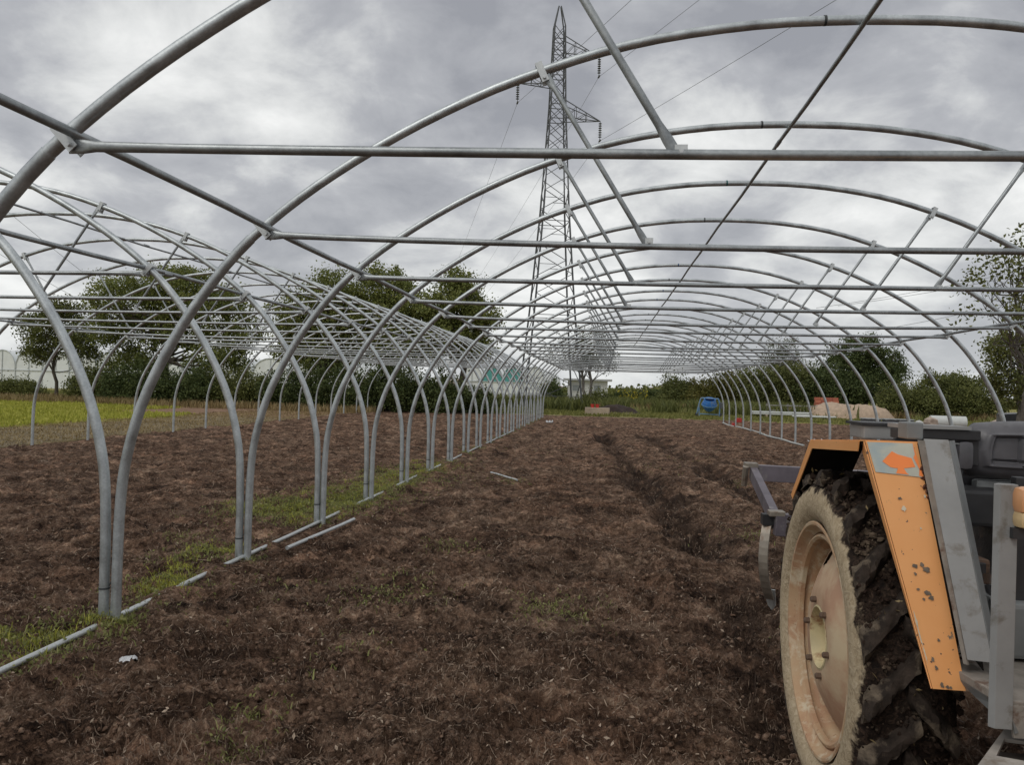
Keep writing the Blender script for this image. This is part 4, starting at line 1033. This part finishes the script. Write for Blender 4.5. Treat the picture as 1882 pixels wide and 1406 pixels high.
LUGM = simple('muddy_lug', (.038, .028, .022), .85, 0, .6, 16, .7, (.16, .125, .09), .45, 9, .2)
def lug_mesh(side, seed, w0=.30):
    """one slanting tread bar, clogged with mud; the wheel turns about X, width from 0 (outer) to w0"""
    rs = np.random.default_rng(seed); V = []; F = []; n = 12
    sec = ((-1.5, .0), (-1.1, .55), (-.75, .95), (-.2, 1.), (.4, .97), (.85, .9), (1.15, .5), (1.6, .0)); m = len(sec)
    for i in range(n+1):
        s = i/n; x = (-.004+s*.175) if side > 0 else (w0+.004-s*.175)
        a = s*.29+(0 if side > 0 else .165)
        top = .690-.035*(s < .06)+rs.normal()*.003; base = .632
        hw = .030+.010*(1-s)+.003*rs.normal()
        for (q_, hh) in sec:
            rr_ = base+(top-base)*hh+rs.normal()*.0035*(hh > 0); an = a+(q_*hw+rs.normal()*.003)/.66
            V.append((x+rs.normal()*.003, rr_*math.sin(an), rr_*math.cos(an)))
    for i in range(n):
        for k in range(m-1): F.append((i*m+k, (i+1)*m+k, (i+1)*m+k+1, i*m+k+1))
    F += [tuple(range(m)), tuple(n*m+k for k in range(m-1, -1, -1))]
    me = MB().add(V, F).mesh('lug', True); me.materials.append(LUGM); return me
LUGS = [[lug_mesh(1, 1+i) for i in range(5)], [lug_mesh(-1, 12+i) for i in range(5)]]
def big_wheel(parent, loc, flip=False):
    w = empty('wheel', loc); w.parent = parent
    if flip: w.rotation_euler = (0, 0, PI)
    NL = 19
    prof = [(.035, .455), (.012, .475), (-.012, .50), (-.022, .54), (-.018, .575), (-.004, .612), (.02, .634), (.08, .647), (.15, .652), (.22, .647), (.28, .634), (.304, .612), (.318, .575), (.322, .54), (.312, .50), (.288, .475), (.265, .455)]
    mb = MB(); mb.lathe(prof, 'X', 220); me = mb.mesh('tyre', True)
    # dried mud makes the surface uneven
    co = np.empty(len(me.vertices)*3, dtype=np.float32); me.vertices.foreach_get('co', co); co = co.reshape(-1, 3)
    rd = np.hypot(co[:, 1], co[:, 2]); an = np.arctan2(co[:, 1], co[:, 2]); nz = fbm(an*6, co[:, 0]*9, 1., 4, 7)*.022*sstep(.56, .63, rd)
    co[:, 1] *= 1+nz/rd; co[:, 2] *= 1+nz/rd; me.vertices.foreach_set('co', co.ravel()); me.update()
    ty = link('tyre', me, TYRE, w)
    for i in range(NL):
        for j in (0, 1):
            o = link('lug', LUGS[j][(i*3+j) % 5], None, w, (0, 0, 0), (-2*PI*i/NL, 0, 0))
    mb = MB(); mb.lathe([(.0, .474), (-.004, .468), (-.003, .458), (.006, .452), (.022, .446), (.034, .430), (.06, .424), (.075, .405), (.09, .392), (.15, .388), (.21, .395), (.23, .424), (.27, .446), (.29, .46), (.295, .472)], 'X', 96)
    link('rim', mb.mesh('rim', True), RIM, w)
    # raised lip ring on the well
    mb = MB(); mb.lathe([(.028, .420), (.024, .410), (.032, .400), (.05, .398)], 'X', 96); link('rim_bead', mb.mesh('rim_bead', True), RIM, w)
    # dished disc with one hand hole
    seg = 180; prof = [(.118, .392), (.108, .380), (.103, .370), (.097, .360), (.090, .350), (.083, .338), (.075, .325), (.068, .312), (.062, .300), (.055, .287), (.035, .245), (.020, .205), (.014, .175), (.014, .128), (.024, .118)]
    V = []; F = []
    for k in range(seg):
        a = 2*PI*k/seg
        for (u, rr_) in prof: V.append((u, rr_*math.sin(a), rr_*math.cos(a)))
    n = len(prof)
    for k in range(seg):
        a = 2*PI*(k+.5)/seg
        for i in range(n-1):
            rm = (prof[i][1]+prof[i+1][1])/2
            hole = False
            for ha in (.38, .38+2*PI/3, .38+4*PI/3):
                dy = rm*math.sin(a)-.335*math.sin(ha); dz = rm*math.cos(a)-.335*math.cos(ha)
                if math.hypot(dy, dz) < .042: hole = True
            if hole: continue
            k2 = (k+1) % seg; F.append((k*n+i, k*n+i+1, k2*n+i+1, k2*n+i))
    me = MB().add(V, F).mesh('disc', True, 0, False); dsk = link('disc', me, DISC, w)
    mb = MB(); mb.lathe([(.013, .130), (.010, .122), (.022, .116), (.07, .108), (.085, .09), (.088, 0)], 'X', 48); link('hub', mb.mesh('hub', True), CREAM, w)
    nut = MB(); nut.lathe([(-.014, 0), (-.013, .008), (-.008, .013), (.016, .014), (.016, 0)], 'X', 8); nm = nut.mesh('wheel_nut'); nm.materials.append(NUTM)
    for i in range(6):
        a = 2*PI*i/6+.35; link('wheel_nut', nm, None, w, (.004, .152*math.sin(a), .152*math.cos(a)))
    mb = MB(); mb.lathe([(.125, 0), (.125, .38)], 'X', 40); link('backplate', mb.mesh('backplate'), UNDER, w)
    if not flip:
        rm = np.random.default_rng(77); ico = bmesh.new(); bmesh.ops.create_icosphere(ico, subdivisions=1, radius=1.); ico.verts.ensure_lookup_table()
        IV = np.array([v.co[:] for v in ico.verts]); IF = np.array([[v.index for v in f.verts] for f in ico.faces]); ico.free()
        n = 6500; a = rm.uniform(-PI, PI, n); x = rm.uniform(-.005, .305, n); kk = fbm(a*5, x*14, 1., 3, 61) > rm.uniform(-.6, .35, n); a, x = a[kk], x[kk]; n = len(a)
        rr_ = .638+rm.uniform(0, .026, n); sz = np.minimum(rm.gamma(1.3, .0030, n)+.0015, .013)
        C = np.stack([x, rr_*np.sin(a), rr_*np.cos(a)], -1)
        V = (IV[None]*(1+rm.normal(size=(n, 12, 1))*.34)*sz[:, None, None]+C[:, None, :]).reshape(-1, 3)
        F = (IF[None]+12*np.arange(n)[:, None, None]).reshape(-1, 3)
        o = link('mud', np_mesh('mud', V, F), MUDM, w); o['kind'] = 'stuff'
        n = 150; a = rm.uniform(-PI, PI, n); x = rm.uniform(0, .3, n); rr_ = .672+rm.uniform(0, .024, n)
        C = np.stack([x, rr_*np.sin(a), rr_*np.cos(a)], -1)
        o = link('straw', leaves_mesh('straw', C, .013, rm, 0, 2.0), DRYG, w); o['kind'] = 'stuff'
    return w
MUDM = simple('caked_mud', (.030, .019, .014), .95, 0, .6, 22, .5, (.16, .12, .085), .42, 7, .15)
def sheet_box(name, poly, off, mat, parent, bevel=0.):
    mb = MB(); mb.prism(poly, off); return link(name, mb.mesh(name, False, bevel), mat, parent)
def tractor():
    T = empty('tractor', (0, 0, 0), 0, 'old orange tractor with muddy rear wheel, cut by the right edge of the picture', 'tractor')
    WX, WY, WZ = 4.10, 3.455, .655
    big_wheel(T, (WX, WY, WZ)); big_wheel(T, (5.92, WY, WZ), True)
    # mudguard: strip of four bends over the wheel, made of plates
    for mx in (0, 1):
        X = (lambda v: 10.02-v) if mx else (lambda v: v)
        fg = link('mudguard', MB().add([(X(4.10), 3.60, 1.462), (X(4.315), 3.60, 1.462), (X(4.315), 2.94, 1.503), (X(4.10), 2.94, 1.503)], [(0, 1, 2, 3)]).mesh('mudguard'), ORANGE, T)
        md = fg.modifiers.new('t', 'SOLIDIFY'); md.thickness = .004; md.offset = 1
        def plate(name, pts, mat, th=.004):
            me = MB().add([(X(p[0]), p[1], p[2]) for p in pts], [tuple(range(len(pts)))]).mesh(name, False, 0, False); o = link(name, me, mat, T); m_ = o.modifiers.new('t', 'SOLIDIFY'); m_.thickness = th; m_.offset = 0; return o
        plate('rear_plate', [(4.10, 3.60, 1.461), (4.10, 3.93, 1.18), (4.315, 3.93, 1.18), (4.315, 3.60, 1.461)], ORANGE)
        plate('front_plate', [(4.118, 2.937, 1.500), (4.255, 2.662, .745), (4.352, 2.662, .745), (4.290, 2.937, 1.500)], ORANGE)
        # turned-down lips on the outer edge
        plate('lip', [(4.099, 3.60, 1.458), (4.099, 2.94, 1.499), (4.100, 2.955, 1.462), (4.100, 3.59, 1.425)], ORANGE)
        plate('lip', [(4.099, 3.60, 1.46), (4.099, 3.93, 1.18), (4.100, 3.90, 1.165), (4.100, 3.575, 1.425)], ORANGE)
        plate('lip', [(4.115, 2.940, 1.497), (4.252, 2.664, .745), (4.259, 2.688, .745), (4.122, 2.972, 1.46)], ORANGE)
        # inner wall and dark lining
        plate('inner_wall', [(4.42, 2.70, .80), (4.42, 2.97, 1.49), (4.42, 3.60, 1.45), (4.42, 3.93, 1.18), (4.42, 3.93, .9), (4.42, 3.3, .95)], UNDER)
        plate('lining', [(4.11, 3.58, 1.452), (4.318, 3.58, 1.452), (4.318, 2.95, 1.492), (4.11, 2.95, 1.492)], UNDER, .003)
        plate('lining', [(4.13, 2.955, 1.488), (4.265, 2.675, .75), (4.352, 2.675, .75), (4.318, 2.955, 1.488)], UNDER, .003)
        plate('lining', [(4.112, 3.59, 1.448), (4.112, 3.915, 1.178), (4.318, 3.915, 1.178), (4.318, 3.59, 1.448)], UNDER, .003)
        # top cover joining guard and cab side
        plate('top_strip', [(4.318, 2.94, 1.502), (4.44, 2.96, 1.50), (4.44, 3.60, 1.455), (4.318, 3.60, 1.458)], GREYP)
        # grey folded side panel beside the orange plate
        plate('side_panel', [(4.300, 2.905, 1.515), (4.352, 2.655, .845), (4.418, 2.640, .845), (4.372, 2.885, 1.515)], GREYP2, .006)
        plate('side_panel', [(4.375, 2.888, 1.512), (4.421, 2.643, .845), (4.462, 2.70, .845), (4.414, 2.945, 1.512)], GREYP, .006)
        plate('side_seam', [(4.290, 2.925, 1.51), (4.346, 2.662, .83), (4.354, 2.652, .83), (4.302, 2.900, 1.51)], RUSTY, .008)
    px_0 = 4.318
    # reflector sticker with peeled orange piece (flat things)
    def on_front(u, v):
        v = v*.74 if v < .18 else v     # u 0..1 across, v metres down the front plate
        a = Vector((4.118, 2.937, 1.500)); b = Vector((4.290, 2.937, 1.5)); c = Vector((4.255, 2.662, .745)); d = Vector((4.352, 2.662, .745)); t_ = v/.803
        p = a.lerp(c, t_).lerp(b.lerp(d, t_), u); return (p.x-.0, p.y-.0048, p.z+.0015)
    def patch(name, uv, mat, lift):
        me = MB().add([(p[0], p[1]-lift, p[2]+lift*.3) for p in (on_front(*q) for q in uv)], [tuple(range(len(uv)))]).mesh(name, False, 0, False); return link(name, me, mat, T)
    REFL = simple('reflector_film', (.50, .50, .42), .4, .1, .12, 9, 0, (.36, .42, .42), .5, 7); FLUO = simple('reflector_orange', (.95, .26, .06), .45, 0, .04)
    patch('reflector', [(.02, .006), (.90, .006), (.97, .168), (.03, .150)], REFL, 0)
    patch('reflector_piece', [(.22, .098), (.46, .048), (.56, .062), (.82, .078), (.84, .100), (.86, .120), (.70, .126), (.62, .128), (.66, .150), (.70, .158), (.44, .154), (.50, .130), (.36, .126)], FLUO, .0012)
    patch('reflector_piece', [(.90, .006), (.985, .168), (.90, .160), (.93, .130), (.86, .075), (.90, .06)], FLUO, .0012)
    GRIME = simple('bare_primer', (.15, .12, .09), .85, 0, .4, 40)
    rg = np.random.default_rng(8)
    for (u, v, s_) in ((.62, .435, .018), (.55, .42, .012), (.36, .425, .012), (.33, .45, .008), (.52, .51, .014), (.58, .525, .012), (.30, .50, .007), (.38, .53, .007), (.22, .715, .012), (.3, .79, .012), (.45, .795, .010), (.55, .797, .008), (.52, .655, .007), (.4, .2, .009), (.26, .74, .01)):
        n = 16; patch('paint_chip', [(u+s_*6.5*(.35+.75*rg.random())*math.cos(2*PI*k/n), min(.80, v+s_*.85*(.35+.75*rg.random())*math.sin(2*PI*k/n))) for k in range(n)], GRIME, .0005)
    rj = np.random.default_rng(4); RUSTC = simple('rust_crust', (.12, .05, .03), .95, 0, .5, 30, .6)
    for q_ in range(9):
        zz = 1.42-.012*q_+rj.normal()*.006; m = MB(); m.box((0, 0, 0), (.008+.008*rj.random(), .006, .010+.010*rj.random())); link('rust_flake', m.mesh('rust_flake', False, .002), RUSTC, T, (4.296+.006*(q_ % 3), 2.900-.004*q_, zz), (rj.random(), rj.random(), rj.random()))
    PALE = simple('flaked_paint', (.62, .56, .42), .7, 0, .1)
    for (u, v, su, sv) in ((.43, .235, .05, .012), (.03, .60, .035, .030), (.025, .65, .03, .045), (.03, .70, .025, .03), (.93, .19, .03, .008), (.70, .30, .02, .006)):
        n = 12; patch('paint_flake', [(max(.004, u+su*(.4+.8*rg.random())*math.cos(2*PI*k/n)), v+sv*(.4+.8*rg.random())*math.sin(2*PI*k/n)) for k in range(n)], PALE, .0007)
    # dark box and rear cross member behind the guard
    sheet_box('dark_box', [(4.278, 3.0, 1.508), (4.335, 3.0, 1.508), (4.335, 3.0, 1.568), (4.278, 3.0, 1.568)], (0, .09, 0), GREYP, T, .006)
    sheet_box('tool_tray', [(4.335, 3.66, 1.470), (4.53, 3.66, 1.470), (4.53, 3.66, 1.528), (4.335, 3.66, 1.528)], (0, .2, 0), GREYP2, T, .006)
    sheet_box('tray_edge', [(4.325, 3.65, 1.529), (4.54, 3.65, 1.529), (4.54, 3.65, 1.541), (4.325, 3.65, 1.541)], (0, .24, 0), BLACKM, T)
    sheet_box('cross_member', [(4.35, 3.3, 1.495), (4.66, 3.3, 1.495), (4.66, 3.3, 1.535), (4.35, 3.3, 1.535)], (0, .08, 0), BLACKM, T, .005)
    sheet_box('cross_member_top', [(4.35, 3.29, 1.536), (4.62, 3.29, 1.536), (4.62, 3.29, 1.548), (4.35, 3.29, 1.552)], (0, .12, 0), GREYP2, T)
    sheet_box('cross_member', [(4.35, 3.32, 1.40), (4.66, 3.32, 1.40), (4.66, 3.32, 1.494), (4.35, 3.32, 1.494)], (0, .02, 0), BLACKM, T)
    # foot deck
    sheet_box('foot_deck', [(4.335, 2.70, .80), (4.375, 2.44, .80), (5.68, 2.44, .80), (5.68, 3.0, .80), (4.47, 3.0, .80)], (0, 0, -.025), RUSTY, T, .003)
    sheet_box('deck_skirt', [(4.335, 2.70, .775), (4.375, 2.435, .775), (4.385, 2.425, .715), (4.36, 2.62, .745)], (.012, .006, 0), GREYP, T)
    sheet_box('deck_skirt', [(4.375, 2.432, .79), (5.6, 2.432, .79), (5.6, 2.432, .70), (4.385, 2.432, .70)], (0, .012, 0), RUSTY, T)
    # lamp post and flasher
    px_ = 4.318
    sheet_box('lamp_post', [(px_, 2.44, .725), (px_+.012, 2.425, .725), (px_+.060, 2.425, .725), (px_+.060, 2.45, .725), (px_+.02, 2.46, .725)], (0, 0, .693), GREYP2, T, .002)
    lamp = empty('flasher_lamp', (4.412, 2.41, 1.355)); lamp.parent = T
    m = MB(); m.box((0, 0, .022), (.10, .07, .075)); link('lens', m.mesh('lens', True, .022), simple('amber_lens', (.72, .36, .17), .3, 0, .08), lamp)
    m = MB(); m.box((0, 0, -.032), (.096, .066, .05)); link('housing', m.mesh('housing', True, .018), simple('cream_housing', (.58, .42, .22), .4), lamp)
    m = MB(); m.box((-.04, .01, -.072), (.03, .03, .03)); link('mount', m.mesh('mount'), BLACKM, lamp)
    m = MB(); m.lathe([(-.004, 0), (-.004, .006), (.0, .006)], 'Y', 8); link('screw', m.mesh('screw'), RUSTY, lamp, (-.02, -.036, .0))
    # seat
    seat = empty('seat', (4.90, 3.40, 1.362)); seat.parent = T
    n1_, n2_ = 110, 60; V = []
    for i in range(n1_+1):
        u = -1+2*i/n1_
        for j in range(n2_+1):
            v = -1+2*j/n2_
            rr2 = min(1., max(abs(u), abs(v)))
            # a pillow: squircle outline, bulging towards -Y
            sx = u*math.sqrt(1-.34*v*v) if True else u; sz = v*math.sqrt(1-.22*u*u)
            x = sx*.30*(1-.06*max(0, v)); z = .095+sz*.118
            e1 = max(0., 1-abs(u)**4)*max(0., 1-abs(v)**4); y = -.085*e1**.42
            dd = min(.70-abs(u), v+.52, .56-v)
            y -= .010*math.exp(-(dd/.05)**2)
            if dd > .05:
                y += .016*min(1, (dd-.05)/.06)
                cell = ((u+.70)/.467) % 1; ce = min(cell, 1-cell)
                y -= .016*min(1, max(0, (.16-ce)/.07))
                if v < -.30: y += .012*math.exp(-((v+.38)/.07)**2)
            V.append((x, y, z))
    F = [(i*(n2_+1)+j, (i+1)*(n2_+1)+j, (i+1)*(n2_+1)+j+1, i*(n2_+1)+j+1) for i in range(n1_) for j in range(n2_)]
    bk = link('seat_back', MB().add(V, F).mesh('seat_back', True, 0, False), BLKV, seat); m_ = bk.modifiers.new('t', 'SOLIDIFY'); m_.thickness = .03; m_.offset = -1
    m = MB(); m.box((0, .24, -.02), (.50, .40, .10)); link('cushion', m.mesh('cushion', True, .045), BLKV, seat)
    m = MB(); m.box((-.292, -.045, .075), (.062, .12, .115)); link('bolster', m.mesh('bolster', True, .026), BLKV, seat)
    m = MB(); m.box((.01, .0, -.075), (.46, .05, .10)); link('back_plate', m.mesh('back_plate', False, .01), GREYP, seat)
    m = MB(); m.box((0, .16, -.13), (.34, .28, .18)); link('pedestal', m.mesh('pedestal', False, .01), BLACKM, seat)
    # steering wheel and column
    sw = empty('steering_wheel', (4.83, 2.72, 1.30), 0); sw.parent = T; sw.rotation_euler = (R(38), 0, 0)
    m = MB(); m.tube([(.215*math.cos(a), .215*math.sin(a), 0) for a in np.linspace(0, 2*PI, 41)], .013, 10, None, False); link('rim', m.mesh('rim', True), BLACKM, sw)
    for a in (PI/2, PI*7/6, PI*11/6):
        m = MB(); m.tube([(0, 0, -.03), (.205*math.cos(a), .205*math.sin(a), 0)], .009, 6); link('spoke', m.mesh('spoke'), GREYP, sw)
    m = MB(); m.tube([(0, 0, 0), (0, -.0, -.62)], .022, 10); link('column', m.mesh('column'), BLACKM, sw)
    # body masses behind the post
    m = MB(); m.box((5.02, 3.3, .72), (.62, 1.5, .46)); m.box((5.02, 3.7, 1.05), (.40, .6, .32)); link('gearbox', m.mesh('gearbox', False, .03), GREASE, T)
    m = MB(); m.tube([(4.42, 3.455, .655), (5.60, 3.455, .655)], [.13, .13], 18); m.tube([(4.24, 3.455, .655), (4.5, 3.455, .655)], .07, 16); m.tube([(5.5, 3.455, .655), (5.8, 3.455, .655)], .07, 16); link('axle', m.mesh('axle', True), GREASE, T)
    for (x, y, z, dx, dy, dz, mt) in ((4.60, 2.95, .90, .16, .3, .18, GREYP), (4.56, 3.25, 1.02, .14, .25, .10, GREASE), (4.66, 3.0, 1.13, .10, .12, .24, BLACKM), (4.50, 3.2, .86, .09, .10, .10, UNDER), (4.64, 3.35, 1.24, .22, .2, .14, BLACKM)):
        m = MB(); m.box((x, y, z), (dx, dy, dz)); link('housing', m.mesh('housing', False, .015), mt, T)
    m = MB(); m.tube([(4.52, 2.9, .84), (4.50, 2.92, 1.0), (4.49, 2.9, 1.08)], .008, 6); m.lathe([(0, 0), (0, .02), (.03, .02), (.03, 0)], 'Z', 8); m.V[-32:] = [(v[0]+4.49, v[1]+2.9, v[2]+1.07) for v in m.V[-32:]]; link('lever', m.mesh('lever', True), BLACKM, T)
    for k in range(6):
        a = random.uniform(0, 1); m = MB(); m.tube([(4.47+.05*k, 2.75+.07*k, .83), (4.5+.04*k, 2.8+.05*k, .95+.03*a), (4.56+.03*k, 3.0, 1.0-.06*k*a), (4.7, 3.2, .95+.02*k)], .009, 6); link('hose', m.mesh('hose', True), [BLACKM, GREYP2, RUSTY][k % 3], T)
    sheet_box('side_glass', [(4.46, 3.05, 1.12), (4.515, 3.05, 1.02), (4.515, 3.05, 1.24), (4.475, 3.05, 1.36), (4.455, 3.05, 1.36)], (0, .01, 0), simple('pale_panel', (.42, .44, .45), .4), T)
    sheet_box('pillar', [(4.585, 2.86, .82), (4.625, 2.86, .82), (4.615, 2.86, 1.40), (4.58, 2.86, 1.40)], (0, .04, 0), BLACKM, T, .004)
    # step below the deck
    m = MB()
    ZS = .66
    a0, a1, a2, a3 = Vector((4.17, 2.225, ZS)), Vector((4.462, 2.632, ZS)), Vector((4.80, 2.56, ZS)), Vector((4.80, 2.05, ZS))
    h0, h1, h2, h3 = [Vector(p_) for p_ in ((4.325, 2.40, ZS), (4.52, 2.34, ZS), (4.56, 2.50, ZS), (4.405, 2.525, ZS))]
    STP = simple('step_plate', (.36, .335, .30), .75, .1, .3, 9, .3, (.2, .16, .12), .4, 8)
    m.add([a0, a3, a2, a1, h0, h1, h2, h3], [(0, 1, 5, 4), (1, 2, 6, 5), (2, 3, 7, 6), (3, 0, 4, 7)])
    st = link('step', m.mesh('step', False, 0, False), STP, T); m_ = st.modifiers.new('t', 'SOLIDIFY'); m_.thickness = .01
    sheet_box('step_lip', [(4.462, 2.634, ZS+.003), (4.80, 2.562, ZS+.003), (4.80, 2.562, ZS+.045), (4.458, 2.634, ZS+.028)], (0, .008, 0), STP, T)
    sheet_box('step_pan', [(4.32, 2.39, ZS-.05), (4.57, 2.33, ZS-.05), (4.60, 2.54, ZS-.05), (4.40, 2.55, ZS-.05)], (0, 0, -.006), GREASE, T)
    sheet_box('step_hanger', [(4.74, 2.50, ZS+.005), (4.79, 2.50, ZS+.005), (4.79, 2.46, .775), (4.74, 2.46, .775)], (0, .012, 0), GREYP, T)
    # bonnet, engine and front wheels, out of the picture to the right
    m = MB(); m.box((5.02, 1.55, 1.08), (.52, 1.55, .46)); link('bonnet', m.mesh('bonnet', True, .06), ORANGE, T)
    m = MB(); m.box((5.02, 1.6, .66), (.36, 1.6, .40)); link('engine', m.mesh('engine', False, .02), GREASE, T)
    m = MB(); m.box((5.02, .765, 1.06), (.42, .02, .36)); link('grille', m.mesh('grille'), BLACKM, T)
    m = MB(); m.tube([(4.62, 1.15, .33), (5.42, 1.15, .33)], .05, 10); link('front_axle', m.mesh('front_axle', True), GREASE, T)
    for x in (4.52, 5.52):
        fw = empty('front_wheel', (x, 1.15, .33)); fw.parent = T
        m = MB(); m.lathe([(-.07, .20), (-.085, .26), (-.06, .33), (.06, .33), (.085, .26), (.07, .20)], 'X', 40, True); link('tyre', m.mesh('tyre', True), BLACKM, fw)
        m = MB(); m.lathe([(-.06, .205), (-.02, .19), (-.01, .05), (-.04, .04), (-.04, 0)], 'X', 30); link('rim', m.mesh('rim', True), CREAM, fw)
tractor()
# mud clots and straw stuck to the rear tyre
def mud_bits():
    n = 900; a = r.uniform(-2.6, .9, n); x = 4.10+r.uniform(.0, .3, n); rr_ = .64+r.uniform(0, .03, n)
    C = np.stack([x, 3.455+rr_*np.sin(a), .655+rr_*np.cos(a)], -1); k = C[:, 2] > .02
    return C[k]
def cultivator():
    PUR = simple('worn_violet_paint', (.155, .135, .155), .5, .2, .3, 6, .1, (.30, .28, .27), .35, 7); STL = simple('worn_steel', (.34, .30, .25), .45, .5, .3, 8, 0, (.20, .13, .09), .35, 6)
    T = empty('cultivator', (4.2, 4.7, 0), 0, 'grey-violet tined cultivator frame hitched behind the far side of the tractor', 'farm implement')
    P = lambda x, y, z: (x-4.2, y-4.7, z)
    def beam(a, b, w, h):
        m = MB(); m.bar(P(*a), P(*b), w, h); o = link('beam', m.mesh('beam', False, .004), PUR, T); return o
    beam((4.215, 5.52, 1.125), (5.9, 5.52, 1.095), .07, .105)
    beam((4.205, 5.50, 1.13), (4.175, 4.60, .945), .045, .085)
    beam((4.16, 4.58, .935), (5.85, 4.60, .92), .07, .12)
    beam((5.85, 5.5, 1.10), (5.85, 4.62, .93), .045, .085)
    m = MB(); m.box(P(4.19, 5.50, 1.175), (.085, .085, .035)); link('corner_plate', m.mesh('corner_plate', False, .006), STL, T); m = MB(); m.box(P(4.17, 4.585, .995), (.085, .08, .03)); link('corner_plate', m.mesh('corner_plate', False, .006), STL, T)
    m = MB(); m.tube([P(4.15, 5.45, 1.17), P(4.15, 5.50, 1.04)], .02, 8); link('pin', m.mesh('pin'), STL, T)
    tm = MB(); prof = [(0, .075*(1-((q_/12-.5)/.5)**2)*-1.0+.06*(q_/12)**3, -.45*q_/12) for q_ in range(13)]
    for i in range(len(prof)-1): tm.bar(prof[i], Vector(prof[i+1])+Vector((0, 0, -.004)), .050, .012)
    TM = tm.mesh('tine'); TM.materials.append(STL)
    sh = MB(); sh.prism([(-.032, .05, -.40), (.032, .05, -.40), (.022, .10, -.50), (0, .11, -.53), (-.022, .10, -.50)], (0, .012, 0)); SM = sh.mesh('share'); SM.materials.append(ZINC)
    for (x, y, z) in ((4.135, 4.62, .955), (4.6, 5.5, 1.05), (5.1, 4.62, .88), (5.6, 5.5, 1.05)):
        o = link('tine', TM, None, T, P(x, y, z), (0, 0, -.5)); link('share', SM, None, o)
        c = MB(); c.box((0, 0, 0), (.07, .07, .06)); link('clamp', c.mesh('clamp'), BLACKM, T, P(x, y, z+.0))
    for x in (4.75, 5.3):
        m = MB(); m.bar(P(x, 4.6, .92), P(x, 3.95, .62), .05, .03); link('link_arm', m.mesh('link_arm'), BLACKM, T)
cultivator()
